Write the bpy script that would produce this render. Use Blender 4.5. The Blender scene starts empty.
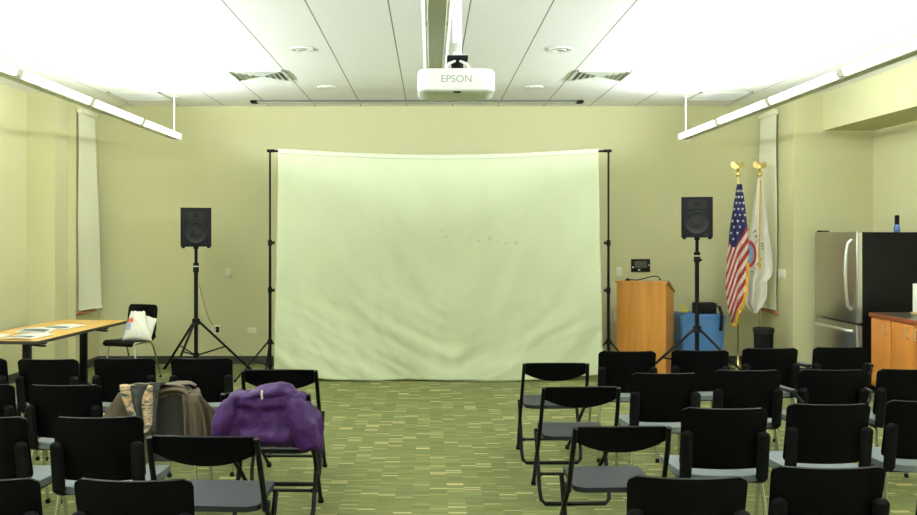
import bpy, bmesh, math, random
from mathutils import Vector, Matrix, noise
random.seed(7)
PI = math.pi
scn = bpy.context.scene
C = scn.collection
H = 1.65            # eye height
F = 850.0           # focal length in pixels of the 917x515 frame
VX, VY = 430.0, 235.0

def at(px, py, Y):
    """point at distance Y that projects to the pixel (px, py)"""
    return Vector(((px - VX) * Y / F, Y, H - (py - VY) * Y / F))
def xat(px, Y): return (px - VX) * Y / F
def zat(py, Y): return H - (py - VY) * Y / F

# ------------------------------------------------------------------ materials
def lin(c):
    c = c / 255.0
    return c / 12.92 if c <= 0.04045 else ((c + 0.055) / 1.055) ** 2.4
def srgb(r, g, b): return (lin(r), lin(g), lin(b), 1.0)

def mat(name, col, rough=0.6, metal=0.0, spec=0.5, vary=0.06, scale=12.0, bump=0.0, bscale=60.0, sheen=0.0, emit=0.0):
    m = bpy.data.materials.new(name); m.use_nodes = True
    nt = m.node_tree; b = nt.nodes['Principled BSDF']
    b.inputs['Roughness'].default_value = rough
    b.inputs['Metallic'].default_value = metal
    b.inputs['Specular IOR Level'].default_value = spec
    if sheen: b.inputs['Sheen Weight'].default_value = sheen
    tc = nt.nodes.new('ShaderNodeTexCoord')
    n = nt.nodes.new('ShaderNodeTexNoise'); n.inputs['Scale'].default_value = scale; n.inputs['Detail'].default_value = 4
    nt.links.new(tc.outputs['Object'], n.inputs['Vector'])
    mx = nt.nodes.new('ShaderNodeMix'); mx.data_type = 'RGBA'
    mx.inputs[6].default_value = tuple(c * (1 - vary) for c in col[:3]) + (1,)
    mx.inputs[7].default_value = tuple(min(1, c * (1 + vary)) for c in col[:3]) + (1,)
    nt.links.new(n.outputs['Fac'], mx.inputs[0])
    nt.links.new(mx.outputs[2], b.inputs['Base Color'])
    if emit:
        b.inputs['Emission Color'].default_value = col; b.inputs['Emission Strength'].default_value = emit
    if bump:
        n2 = nt.nodes.new('ShaderNodeTexNoise'); n2.inputs['Scale'].default_value = bscale
        nt.links.new(tc.outputs['Object'], n2.inputs['Vector'])
        bp = nt.nodes.new('ShaderNodeBump'); bp.inputs['Strength'].default_value = bump; bp.inputs['Distance'].default_value = 0.01
        nt.links.new(n2.outputs['Fac'], bp.inputs['Height']); nt.links.new(bp.outputs['Normal'], b.inputs['Normal'])
    return m

def wood(name, c1, c2, axis=2, scale=9.0, rough=0.4):
    m = mat(name, c1, rough, vary=0.0)
    nt = m.node_tree; b = nt.nodes['Principled BSDF']
    tc = nt.nodes.new('ShaderNodeTexCoord'); mp = nt.nodes.new('ShaderNodeMapping')
    s = [scale, scale, scale]; s[axis] = scale * 0.06
    mp.inputs['Scale'].default_value = s
    n = nt.nodes.new('ShaderNodeTexNoise'); n.inputs['Scale'].default_value = 1.6; n.inputs['Detail'].default_value = 6; n.inputs['Distortion'].default_value = 0.6
    r = nt.nodes.new('ShaderNodeValToRGB'); r.color_ramp.elements[0].color = c1; r.color_ramp.elements[1].color = c2
    r.color_ramp.elements[0].position = 0.32; r.color_ramp.elements[1].position = 0.68
    nt.links.new(tc.outputs['Object'], mp.inputs['Vector']); nt.links.new(mp.outputs['Vector'], n.inputs['Vector'])
    nt.links.new(n.outputs['Fac'], r.inputs['Fac']); nt.links.new(r.outputs['Color'], b.inputs['Base Color'])
    return m

M = {}
M['wall'] = mat('wall_paint', srgb(206, 203, 157), 0.75, vary=0.02, scale=3, bump=0.05, bscale=180)
M['soffit'] = M['wall']
M['base'] = mat('baseboard_vinyl', srgb(52, 52, 44), 0.5)
M['white'] = mat('white_enamel', srgb(232, 234, 226), 0.4, vary=0.02)
M['fixture'] = mat('fixture_enamel', srgb(205, 208, 192), 0.45, vary=0.02)
M['joint'] = mat('joint_grey', srgb(206, 208, 188), 0.5)
M['lens'] = mat('lens_acrylic', (0.95, 1.0, 0.9, 1), 0.4, vary=0.0, emit=9.0)
M['lens_off'] = mat('unlit_acrylic', srgb(238, 242, 232), 0.35, vary=0.01)
M['black'] = mat('black_plastic', srgb(7, 7, 7), 0.55, vary=0.15, scale=30, spec=0.09)
M['blackfab'] = mat('black_padding', srgb(12, 12, 12), 0.75, vary=0.2, scale=60, spec=0.12)
M['mattblk'] = mat('matt_black', srgb(14, 14, 13), 0.7, spec=0.2)
M['blkmetal'] = mat('black_steel', srgb(11, 11, 11), 0.45, spec=0.18)
M['grille'] = mat('speaker_grille', srgb(18, 19, 18), 0.65, spec=0.2, vary=0.5, scale=350, bump=0.3, bscale=400)
M['cone'] = mat('speaker_cone', srgb(28, 29, 28), 0.55, spec=0.25)
M['chrome'] = mat('chrome', (0.62, 0.63, 0.6, 1), 0.22, metal=1.0, vary=0.03)
M['seatgrey'] = mat('grey_seat_fabric', srgb(92, 100, 99), 0.55, vary=0.06, scale=80, bump=0.1, bscale=300)
M['seatdark'] = mat('dark_grey_vinyl', srgb(34, 38, 40), 0.6, spec=0.3, vary=0.05, scale=60)
M['steel'] = mat('stainless_steel', (0.50, 0.49, 0.43, 1), 0.33, metal=1.0, vary=0.08, scale=4)
M['steel_l'] = mat('brushed_trim', (0.75, 0.75, 0.70, 1), 0.3, metal=0.8, vary=0.03)
M['case'] = mat('housing_grey', srgb(104, 110, 94), 0.6)
M['fridge'] = mat('black_appliance', srgb(9, 9, 8), 0.45, spec=0.2, vary=0.1, scale=150, bump=0.05, bscale=300)
M['blue'] = mat('blue_plastic', srgb(78, 128, 186), 0.45, vary=0.04)
M['brass'] = mat('brass', (0.85, 0.68, 0.30, 1), 0.25, metal=1.0, vary=0.05)
M['gold'] = mat('gold_fringe', srgb(222, 176, 52), 0.7, vary=0.25, scale=180)
M['flagred'] = mat('flag_red', srgb(172, 38, 42), 0.7, vary=0.08)
M['flagwhite'] = mat('flag_white', srgb(232, 228, 216), 0.75, vary=0.04)
M['flagblue'] = mat('flag_blue', srgb(36, 42, 92), 0.7, vary=0.1)
M['sealblue'] = mat('seal_blue', srgb(140, 180, 216), 0.7)
M['sealred'] = mat('seal_red', srgb(188, 62, 58), 0.7)
M['sealyel'] = mat('seal_yellow', srgb(228, 190, 60), 0.7)
M['ink'] = mat('ink_dark', srgb(52, 66, 74), 0.7)
M['greyink'] = mat('logo_grey', srgb(150, 156, 152), 0.5, vary=0.0)
M['cloth'] = mat('muslin', srgb(208, 216, 180), 0.85, vary=0.035, scale=2.6, bump=0.12, bscale=40)
M['blind'] = mat('blind_fabric', srgb(238, 238, 208), 0.8, vary=0.02)
M['purple'] = mat('purple_nylon', srgb(58, 27, 80), 0.55, spec=0.22, vary=0.2, scale=14, bump=0.4, bscale=30)
M['olive'] = mat('olive_canvas', srgb(84, 73, 54), 0.85, vary=0.12, scale=26, bump=0.25, bscale=60)
M['lining'] = mat('dark_lining', srgb(40, 36, 30), 0.7, vary=0.15)
M['teal'] = mat('dark_knit', srgb(58, 62, 58), 0.9, vary=0.35, scale=55)
M['paper'] = mat('newsprint', srgb(226, 226, 214), 0.8, vary=0.05)
M['print'] = mat('newsprint_dark', srgb(84, 96, 92), 0.8, vary=0.3, scale=40)
M['bag'] = mat('white_bag', srgb(240, 238, 222), 0.7, vary=0.03, bump=0.2, bscale=18)
M['bagred'] = mat('bag_print_red', srgb(226, 104, 74), 0.7)
M['bagblue'] = mat('bag_print_blue', srgb(150, 170, 204), 0.7)
M['yellow'] = mat('yellow_cable', srgb(226, 214, 70), 0.5)
M['redcable'] = mat('rust_cable', srgb(150, 92, 50), 0.6)
M['plate'] = mat('plate_ivory', srgb(238, 234, 206), 0.45, vary=0.01)
M['screen'] = mat('panel_screen', srgb(74, 76, 62), 0.3)
M['lblue'] = mat('bottle_blue', srgb(62, 92, 150), 0.25)
M['towel'] = mat('paper_towel', srgb(240, 240, 230), 0.9, vary=0.03, bump=0.2, bscale=80)
M['counter'] = mat('counter_laminate', srgb(70, 74, 66), 0.3, vary=0.2, scale=60)
M['counter_edge'] = wood('counter_edge_wood', srgb(122, 60, 30), srgb(146, 76, 40), 1)
M['oak'] = wood('oak_table', srgb(206, 158, 74), srgb(222, 176, 92), 1, 7)
M['oakv'] = wood('lectern_wood', srgb(188, 122, 44), srgb(208, 146, 62), 2, 8)
M['maple'] = wood('cabinet_wood', srgb(190, 118, 48), srgb(206, 136, 62), 2, 7)
M['sillwood'] = wood('sill_wood', srgb(150, 84, 52), srgb(170, 104, 66), 1, 8)
M['tan'] = wood('holder_wood', srgb(200, 166, 104), srgb(216, 184, 124), 0, 10)
M['metal_g'] = mat('diffuser_grey', srgb(200, 204, 190), 0.45)
M['shadow_box'] = mat('duct_dark', srgb(160, 164, 146), 0.8)
M['glass'] = mat('window_glass', srgb(120, 140, 168), 0.08, vary=0.0)
M['winframe'] = mat('window_alu', srgb(150, 158, 176), 0.4)

def m_scarf():
    m = mat('scarf_pattern', srgb(200, 170, 120), 0.9, vary=0)
    nt = m.node_tree; b = nt.nodes['Principled BSDF']
    tc = nt.nodes.new('ShaderNodeTexCoord'); n = nt.nodes.new('ShaderNodeTexNoise')
    mp = nt.nodes.new('ShaderNodeMapping'); mp.inputs['Scale'].default_value = (9, 9, 34); mp.inputs['Rotation'].default_value = (0, 0.3, 0)
    n.inputs['Scale'].default_value = 1.0; n.inputs['Detail'].default_value = 3
    r = nt.nodes.new('ShaderNodeValToRGB'); cr = r.color_ramp; cr.interpolation = 'CONSTANT'
    cols = [(0, (62, 70, 66)), (0.36, (124, 126, 110)), (0.42, (186, 140, 104)), (0.48, (206, 188, 152)), (0.54, (158, 108, 84)), (0.57, (196, 172, 130)), (0.62, (100, 106, 98))]
    cr.elements[0].position = 0; cr.elements[0].color = srgb(*cols[0][1])
    cr.elements[1].position = cols[1][0]; cr.elements[1].color = srgb(*cols[1][1])
    for p, c in cols[2:]:
        e = cr.elements.new(p); e.color = srgb(*c)
    nt.links.new(tc.outputs['Object'], mp.inputs['Vector']); nt.links.new(mp.outputs['Vector'], n.inputs['Vector'])
    nt.links.new(n.outputs['Fac'], r.inputs['Fac']); nt.links.new(r.outputs['Color'], b.inputs['Base Color'])
    return m
M['scarf'] = m_scarf()

def m_carpet():
    m = mat('carpet', srgb(110, 116, 70), 0.95, vary=0, spec=0.1)
    nt = m.node_tree; b = nt.nodes['Principled BSDF']; L = nt.links.new
    tc = nt.nodes.new('ShaderNodeTexCoord'); sep = nt.nodes.new('ShaderNodeSeparateXYZ'); L(tc.outputs['Object'], sep.inputs[0])
    def math_(op, a, bb=None):
        n = nt.nodes.new('ShaderNodeMath'); n.operation = op
        for i, v in enumerate((a, bb)):
            if v is None: continue
            if isinstance(v, (int, float)): n.inputs[i].default_value = v
            else: L(v, n.inputs[i])
        return n.outputs[0]
    fx = math_('FLOOR', math_('DIVIDE', sep.outputs['X'], 0.110))
    fy = math_('FLOOR', math_('DIVIDE', sep.outputs['Y'], 0.021))
    fb = math_('FLOOR', math_('DIVIDE', sep.outputs['Y'], 0.464))
    def wn(a, c):
        cb = nt.nodes.new('ShaderNodeCombineXYZ'); L(a, cb.inputs[0]); L(c, cb.inputs[1])
        w = nt.nodes.new('ShaderNodeTexWhiteNoise'); w.noise_dimensions = '2D'; L(cb.outputs[0], w.inputs['Vector']); return w.outputs['Value']
    v1 = wn(fx, fy); v2 = wn(fx, fb)
    r1 = nt.nodes.new('ShaderNodeValToRGB'); cr = r1.color_ramp; cr.interpolation = 'CONSTANT'
    cr.elements[0].position = 0; cr.elements[0].color = srgb(98, 104, 62)
    cr.elements[1].position = 0.3; cr.elements[1].color = srgb(106, 110, 66)
    for p, c in ((0.55, (111, 113, 70)), (0.72, (101, 109, 70)), (0.84, (124, 127, 80)), (0.92, (138, 136, 88)), (0.95, (164, 156, 110))):
        e = cr.elements.new(p); e.color = srgb(*c)
    L(v1, r1.inputs['Fac'])
    fine = nt.nodes.new('ShaderNodeTexNoise'); fine.inputs['Scale'].default_value = 1.0; fine.inputs['Detail'].default_value = 3
    mp = nt.nodes.new('ShaderNodeMapping'); mp.inputs['Scale'].default_value = (14, 190, 14); L(tc.outputs['Object'], mp.inputs['Vector']); L(mp.outputs['Vector'], fine.inputs['Vector'])
    mul = math_('ADD', math_('MULTIPLY', v2, 0.12), math_('ADD', 0.68, math_('MULTIPLY', fine.outputs['Fac'], 0.52)))
    mx = nt.nodes.new('ShaderNodeMix'); mx.data_type = 'RGBA'; mx.blend_type = 'MULTIPLY'; mx.inputs[0].default_value = 1
    cb = nt.nodes.new('ShaderNodeCombineColor'); L(mul, cb.inputs[0]); L(mul, cb.inputs[1]); L(mul, cb.inputs[2])
    L(r1.outputs['Color'], mx.inputs[6]); L(cb.outputs[0], mx.inputs[7]); L(mx.outputs[2], b.inputs['Base Color'])
    return m
M['carpet'] = m_carpet()

def m_ceiling():
    m = mat('ceiling_panels', srgb(247, 247, 243), 0.85, vary=0)
    nt = m.node_tree; b = nt.nodes['Principled BSDF']; L = nt.links.new
    tc = nt.nodes.new('ShaderNodeTexCoord'); sep = nt.nodes.new('ShaderNodeSeparateXYZ'); L(tc.outputs['Object'], sep.inputs[0])
    def math_(op, a, bb=None):
        n = nt.nodes.new('ShaderNodeMath'); n.operation = op
        for i, v in enumerate((a, bb)):
            if v is None: continue
            if isinstance(v, (int, float)): n.inputs[i].default_value = v
            else: L(v, n.inputs[i])
        return n.outputs[0]
    fr = math_('FRACT', math_('DIVIDE', math_('ADD', sep.outputs['X'], 0.301 + 0.583*100), 0.583))
    line = math_('LESS_THAN', fr, 0.018)
    mx = nt.nodes.new('ShaderNodeMix'); mx.data_type = 'RGBA'
    mx.inputs[6].default_value = srgb(247, 247, 243); mx.inputs[7].default_value = srgb(132, 134, 122)
    L(line, mx.inputs[0]); L(mx.outputs[2], b.inputs['Base Color'])
    return m
M['ceiling'] = m_ceiling()

# ------------------------------------------------------------------ mesh helpers
class MB:
    def __init__(self): self.bm = bmesh.new(); self.mi = 0
    def box(self, c, s, rot=None, bev=0.0, seg=2):
        r = bmesh.ops.create_cube(self.bm, size=1.0)
        vs = r['verts']
        bmesh.ops.scale(self.bm, vec=Vector(s), verts=vs)
        if bev:
            es = list({e for v in vs for e in v.link_edges})
            g = bmesh.ops.bevel(self.bm, geom=es, offset=bev, segments=seg, affect='EDGES', profile=0.5)
            vs = list({v for f in g['faces'] for v in f.verts} | {v for v in vs if v.is_valid})
        mt = Matrix.Translation(Vector(c))
        if rot is not None: mt = mt @ rot
        bmesh.ops.transform(self.bm, matrix=mt, verts=vs)
        self._setmi(vs); return self
    def _setmi(self, vs):
        if self.mi:
            for f in {f for v in vs for f in v.link_faces}: f.material_index = self.mi
    def tube(self, pts, r, n=10, caps=True, rs=None):
        pts = [Vector(p) for p in pts]; k = len(pts); rings = []
        up = None
        for i, p in enumerate(pts):
            d = (pts[min(i+1, k-1)] - pts[max(i-1, 0)])
            if d.length < 1e-9: d = Vector((0, 0, 1))
            d.normalize()
            if up is None:
                up = d.orthogonal().normalized()
            else:
                up = (up - d * up.dot(d))
                up = up.normalized() if up.length > 1e-6 else d.orthogonal().normalized()
            w = d.cross(up); rr = rs[i] if rs else r
            rings.append([self.bm.verts.new(p + (up * math.cos(2*PI*j/n) + w * math.sin(2*PI*j/n)) * rr) for j in range(n)])
        nf = []
        for a, b in zip(rings, rings[1:]):
            for j in range(n): nf.append(self.bm.faces.new((a[j], a[(j+1) % n], b[(j+1) % n], b[j])))
        if caps:
            nf.append(self.bm.faces.new(rings[0][::-1])); nf.append(self.bm.faces.new(rings[-1]))
        for f in nf: f.material_index = self.mi
        return self
    def lathe(self, prof, c=(0, 0, 0), n=20, rot=None):
        mt = Matrix.Translation(Vector(c)) @ (rot if rot is not None else Matrix.Identity(4))
        rings = []
        for r, z in prof:
            rings.append([self.bm.verts.new(mt @ Vector((max(r, 1e-4) * math.cos(2*PI*j/n), max(r, 1e-4) * math.sin(2*PI*j/n), z))) for j in range(n)])
        nf = []
        for a, b in zip(rings, rings[1:]):
            for j in range(n): nf.append(self.bm.faces.new((a[j], a[(j+1) % n], b[(j+1) % n], b[j])))
        nf.append(self.bm.faces.new(rings[0][::-1])); nf.append(self.bm.faces.new(rings[-1]))
        for f in nf: f.material_index = self.mi
        return self
    def ell(self, c, r, rot=None, n=14):
        g = bmesh.ops.create_uvsphere(self.bm, u_segments=n, v_segments=max(6, n*2//3), radius=1.0)
        mt = Matrix.Translation(Vector(c)) @ (rot if rot is not None else Matrix.Identity(4)) @ Matrix.Diagonal(Vector((*r, 1)))
        bmesh.ops.transform(self.bm, matrix=mt, verts=g['verts']); self._setmi(g['verts']); return self
    def sheet(self, fn, nu, nv, th=0.0, mfn=None):
        """grid fn(u,v), u,v in 0..1; offset along the normal by th gives it a body"""
        P = [[Vector(fn(i/nu, j/nv)) for i in range(nu+1)] for j in range(nv+1)]
        N = [[None]*(nu+1) for _ in range(nv+1)]
        for j in range(nv+1):
            for i in range(nu+1):
                du = P[j][min(i+1, nu)] - P[j][max(i-1, 0)]; dv = P[min(j+1, nv)][i] - P[max(j-1, 0)][i]
                nn = du.cross(dv); N[j][i] = nn.normalized() if nn.length > 1e-12 else Vector((0, -1, 0))
        A = [[self.bm.verts.new(P[j][i]) for i in range(nu+1)] for j in range(nv+1)]
        B = [[self.bm.verts.new(P[j][i] + N[j][i]*th) for i in range(nu+1)] for j in range(nv+1)] if th else None
        def q(vs, i, j):
            f = self.bm.faces.new(vs); f.material_index = mfn((i+.5)/nu, (j+.5)/nv) if mfn else self.mi
        for j in range(nv):
            for i in range(nu):
                q((A[j][i], A[j+1][i], A[j+1][i+1], A[j][i+1]), i, j)
                if th: q((B[j][i], B[j][i+1], B[j+1][i+1], B[j+1][i]), i, j)
        if th:
            for j in range(nv):
                q((A[j][0], B[j][0], B[j+1][0], A[j+1][0]), 0, j); q((A[j][nu], A[j+1][nu], B[j+1][nu], B[j][nu]), nu-1, j)
            for i in range(nu):
                q((A[0][i], A[0][i+1], B[0][i+1], B[0][i]), i, 0); q((A[nv][i], B[nv][i], B[nv][i+1], A[nv][i+1]), i, nv-1)
        return self
    def prism(self, outline, axis, a, b):
        """outline of 2D points extruded along axis (0,1,2) from a to b"""
        def mk(p, t):
            if axis == 0: return Vector((t, p[0], p[1]))
            if axis == 1: return Vector((p[0], t, p[1]))
            return Vector((p[0], p[1], t))
        A = [self.bm.verts.new(mk(p, a)) for p in outline]; B = [self.bm.verts.new(mk(p, b)) for p in outline]
        n = len(A); nf = [self.bm.faces.new(A[::-1]), self.bm.faces.new(B)]
        for i in range(n): nf.append(self.bm.faces.new((A[i], A[(i+1) % n], B[(i+1) % n], B[i])))
        for f in nf: f.material_index = self.mi
        return self
    def build(self, name, m, parent=None, smooth=True, ang=40, normals=True):
        if normals: bmesh.ops.recalc_face_normals(self.bm, faces=self.bm.faces)
        me = bpy.data.meshes.new(name); self.bm.to_mesh(me); self.bm.free()
        for mm in (m if isinstance(m, (list, tuple)) else [m]): me.materials.append(mm)
        if smooth:
            for p in me.polygons: p.use_smooth = True
            me.set_sharp_from_angle(angle=math.radians(ang))
        o = bpy.data.objects.new(name, me); C.objects.link(o)
        if parent: o.parent = parent
        return o

def rrect(w, h, r, n=5, cx=0, cy=0):
    out = []
    for sx, sy, a0 in ((1, 1, 0), (-1, 1, PI/2), (-1, -1, PI), (1, -1, 1.5*PI)):
        for k in range(n+1):
            a = a0 + k*PI/2/n
            out.append((cx + sx*(w/2-r) + r*math.cos(a), cy + sy*(h/2-r) + r*math.sin(a)))
    return out

def tag(o, label, cat, group=None, kind=None):
    o['label'] = label; o['category'] = cat
    if group: o['group'] = group
    if kind: o['kind'] = kind
    return o
def struct(o, label=None):
    o['kind'] = 'structure'
    if label: o['label'] = label
    return o
def thing(name, label, cat, loc=(0, 0, 0), rz=0.0, group=None):
    o = bpy.data.objects.new(name, None); C.objects.link(o); o.empty_display_size = 0.1
    o.location = loc; o.rotation_euler = (0, 0, rz)
    return tag(o, label, cat, group)
def dup(root, loc, rz, label, group=None, scale=1.0):
    r = root.copy(); C.objects.link(r); r.location = loc; r.rotation_euler = (0, 0, rz); r['label'] = label; r.scale = (scale,)*3
    if group: r['group'] = group
    for ch in list(root.children):
        c = ch.copy(); C.objects.link(c); c.parent = r
        for g in list(ch.children):
            d = g.copy(); C.objects.link(d); d.parent = c
    return r
def arc(c, r, a0, a1, n, ax=('x', 'z')):
    out = []
    for k in range(n+1):
        a = a0 + (a1-a0)*k/n; v = Vector(c)
        setattr(v, ax[0], getattr(v, ax[0]) + r*math.cos(a)); setattr(v, ax[1], getattr(v, ax[1]) + r*math.sin(a)); out.append(v)
    return out
def text_mesh(body, size, ext=0.001, bold=0.0):
    cu = bpy.data.curves.new('lettering', 'FONT'); cu.body = body; cu.size = size; cu.extrude = ext; cu.offset = bold; cu.align_x = 'CENTER'; cu.align_y = 'CENTER'
    o = bpy.data.objects.new('lettering_src', cu); C.objects.link(o)
    bpy.context.view_layer.update()
    me = bpy.data.meshes.new_from_object(o.evaluated_get(bpy.context.evaluated_depsgraph_get()))
    bpy.data.objects.remove(o); bpy.data.curves.remove(cu)
    return me
def blob(name, mb, m, parent=None, voxel=0.012, smooth=4, wob=(), fold=None):
    """fuse overlapping volumes into one skin, then ruffle it along its normals"""
    src = mb.build(name + '_src', m)
    md = src.modifiers.new('r', 'REMESH'); md.mode = 'VOXEL'; md.voxel_size = voxel
    sm = src.modifiers.new('s', 'SMOOTH'); sm.iterations = smooth; sm.factor = 0.5
    bpy.context.view_layer.update()
    me = bpy.data.meshes.new_from_object(src.evaluated_get(bpy.context.evaluated_depsgraph_get()))
    bpy.data.objects.remove(src)
    bm = bmesh.new(); bm.from_mesh(me); bm.normal_update()
    off = []
    for v in bm.verts:
        d = 0.0
        for s, a in wob: d += a * noise.noise(v.co * s)
        if fold: d += fold(v.co)
        off.append(v.normal * d)
    for v, d in zip(bm.verts, off): v.co += d
    bm.to_mesh(me); bm.free()
    for p in me.polygons: p.use_smooth = True
    me.name = name
    if not me.materials: me.materials.append(m)
    o = bpy.data.objects.new(name, me); C.objects.link(o)
    if parent: o.parent = parent
    return o
def rz_(a): return Matrix.Rotation(a, 4, 'Z')
def rx_(a): return Matrix.Rotation(a, 4, 'X')
def ry_(a): return Matrix.Rotation(a, 4, 'Y')

# ------------------------------------------------------------------ room shell
YB = 10.9; CEIL = 3.30; YR = -3.0
XL, XL1, XL2 = -4.67, -4.345, -4.25
XR, XK, YK = 4.25, 5.19, 9.95
o = MB().box(((XL+XK)/2, (YB+YR)/2, -0.05), (XK-XL+0.6, YB-YR+0.6, 0.1)).build('floor', M['carpet'], smooth=False); struct(o)
o = MB().box(((XL+XK)/2, (YB+YR)/2, CEIL+0.05), (XK-XL+0.6, YB-YR+0.6, 0.1)).build('ceiling', M['ceiling'], smooth=False); struct(o)
o = MB().box(((XL+XK)/2, YB+0.1, CEIL/2), (XK-XL+0.6, 0.2, CEIL)).build('wall_back', M['wall'], smooth=False); struct(o)
o = MB().box(((XL+XK)/2, YR-0.1, CEIL/2), (XK-XL+0.6, 0.2, CEIL)).build('wall_rear', M['wall'], smooth=False); struct(o)
# stepped left wall with its two returns; the window opening lies in the last stretch
WZ0, WZ1, WY0, WY1 = 0.72, 3.12, 10.42, 10.68
mb = MB()
mb.prism([(XL-0.3, YR), (XL, YR), (XL, 9.85), (XL1, 9.85), (XL1, 10.2), (XL2, 10.2), (XL2, WY0), (XL-0.3, WY0)], 2, 0, CEIL)
mb.box(((XL2+XL-0.3)/2, (WY0+WY1)/2, WZ0/2), (XL2-XL+0.3, WY1-WY0, WZ0)); mb.box(((XL2+XL-0.3)/2, (WY0+WY1)/2, (WZ1+CEIL)/2), (XL2-XL+0.3, WY1-WY0, CEIL-WZ1))
mb.box(((XL2+XL-0.3)/2, (WY1+YB)/2, CEIL/2), (XL2-XL+0.3, YB-WY1, CEIL))
struct(mb.build('wall_left', M['wall'], smooth=False))
# right: a pier beside its window, then the kitchen alcove
mb = MB()
mb.box(((XR+XK+0.3)/2, (YK+WY0)/2, CEIL/2), (XK+0.3-XR, WY0-YK, CEIL))
mb.box(((XR+XK+0.3)/2, (WY0+WY1)/2, WZ0/2), (XK+0.3-XR, WY1-WY0, WZ0)); mb.box(((XR+XK+0.3)/2, (WY0+WY1)/2, (WZ1+CEIL)/2), (XK+0.3-XR, WY1-WY0, CEIL-WZ1))
mb.box(((XR+XK+0.3)/2, (WY1+YB)/2, CEIL/2), (XK+0.3-XR, YB-WY1, CEIL))
mb.box((XK+0.15, (YR+YK)/2, CEIL/2), (0.3, YK-YR, CEIL))
struct(mb.build('wall_right', M['wall'], smooth=False))
o = MB().box(((4.60+XK)/2, (YR+YK)/2, (2.87+CEIL)/2), (XK-4.60, YK-YR, CEIL-2.87)).build('wall_soffit', M['soffit'], smooth=False); struct(o)
bt, bh = 0.012, 0.10
o = MB().box(((XL2+XR)/2, YB-bt/2, bh/2), (XR-XL2, bt, bh)).build('baseboard_back', M['base'], smooth=False); struct(o)
mb = MB(); mb.box((XL+bt/2, (YR+9.85)/2, bh/2), (bt, 9.85-YR, bh)); mb.box(((XL+XL1)/2+bt/2, 9.85-bt/2, bh/2), (XL1-XL+bt, bt, bh))
mb.box((XL1+bt/2, 10.02, bh/2), (bt, 0.34, bh)); mb.box(((XL1+XL2)/2+bt/2, 10.2-bt/2, bh/2), (XL2-XL1+bt, bt, bh)); mb.box((XL2+bt/2, (10.2+YB)/2, bh/2), (bt, YB-10.2, bh))
struct(mb.build('baseboard_left', M['base'], smooth=False))
mb = MB(); mb.box((XR-bt/2, (YK+YB)/2, bh/2), (bt, YB-YK, bh)); mb.box(((XR+XK)/2, YK-bt/2, bh/2), (XK-XR, bt, bh)); mb.box((XK-bt/2, (YR+YK)/2, bh/2), (bt, YK-YR, bh))
struct(mb.build('baseboard_right', M['base'], smooth=False))

for n, X, s in ((1, XL2, 1), (2, XR, -1)):
    w = bpy.data.objects.new('window_%d' % n, None); C.objects.link(w); w['kind'] = 'structure'
    mb = MB()
    xf = X - s*0.10
    mb.box((xf, WY0+0.02, (WZ0+WZ1)/2), (0.06, 0.04, WZ1-WZ0)); mb.box((xf, WY1-0.02, (WZ0+WZ1)/2), (0.06, 0.04, WZ1-WZ0))
    mb.box((xf, (WY0+WY1)/2, WZ0+0.02), (0.06, WY1-WY0, 0.04)); mb.box((xf, (WY0+WY1)/2, WZ1-0.02), (0.06, WY1-WY0, 0.04)); mb.box((xf, (WY0+WY1)/2, 1.9), (0.05, WY1-WY0, 0.04))
    mb.build('window_frame', M['winframe'], w, smooth=False)
    MB().box((xf - s*0.01, (WY0+WY1)/2, (WZ0+WZ1)/2), (0.008, WY1-WY0, WZ1-WZ0)).build('pane', M['glass'], w, smooth=False)
    MB().box((X + s*0.0, 10.46 if s > 0 else 10.60, 0.705), (0.11, 0.50, 0.03), bev=0.006).build('window_sill', M['sillwood'], w)
    # roller blind in front of the opening
    lab = ('long pale roller blind on the left wall beside the folding table', 'long pale roller blind on the right wall behind the white flag')[n-1]
    b = thing('roller_blind', lab, 'blind', (X + s*0.02, 10.46 if s > 0 else 10.60, 0), 0, 'roller blinds at the corner windows')
    def bf(u, v, s=s):
        y = (u-0.5)*0.50; z = 3.13 - v*(3.13-0.735)
        y2 = y*(1 + 0.02*v)
        return (s*(0.010 + 0.085*v*max(0, (u-0.35)/0.65)**2 + 0.004*math.sin(v*9+u*3)), y2, z)
    MB().sheet(bf, 10, 24, 0.003).build('blind_fabric', M['blind'], b)
    MB().tube([(s*0.016, -0.25, 0.742), (s*0.02, -0.05, 0.742), (s*0.05, 0.12, 0.742), (s*0.10, 0.255, 0.742)], 0.009, 8).build('hem_bar', M['blind'], b)
    MB().box((s*0.015, 0, 3.15), (0.06, 0.51, 0.06), bev=0.008).build('head_box', M['plate'], b)

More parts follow.
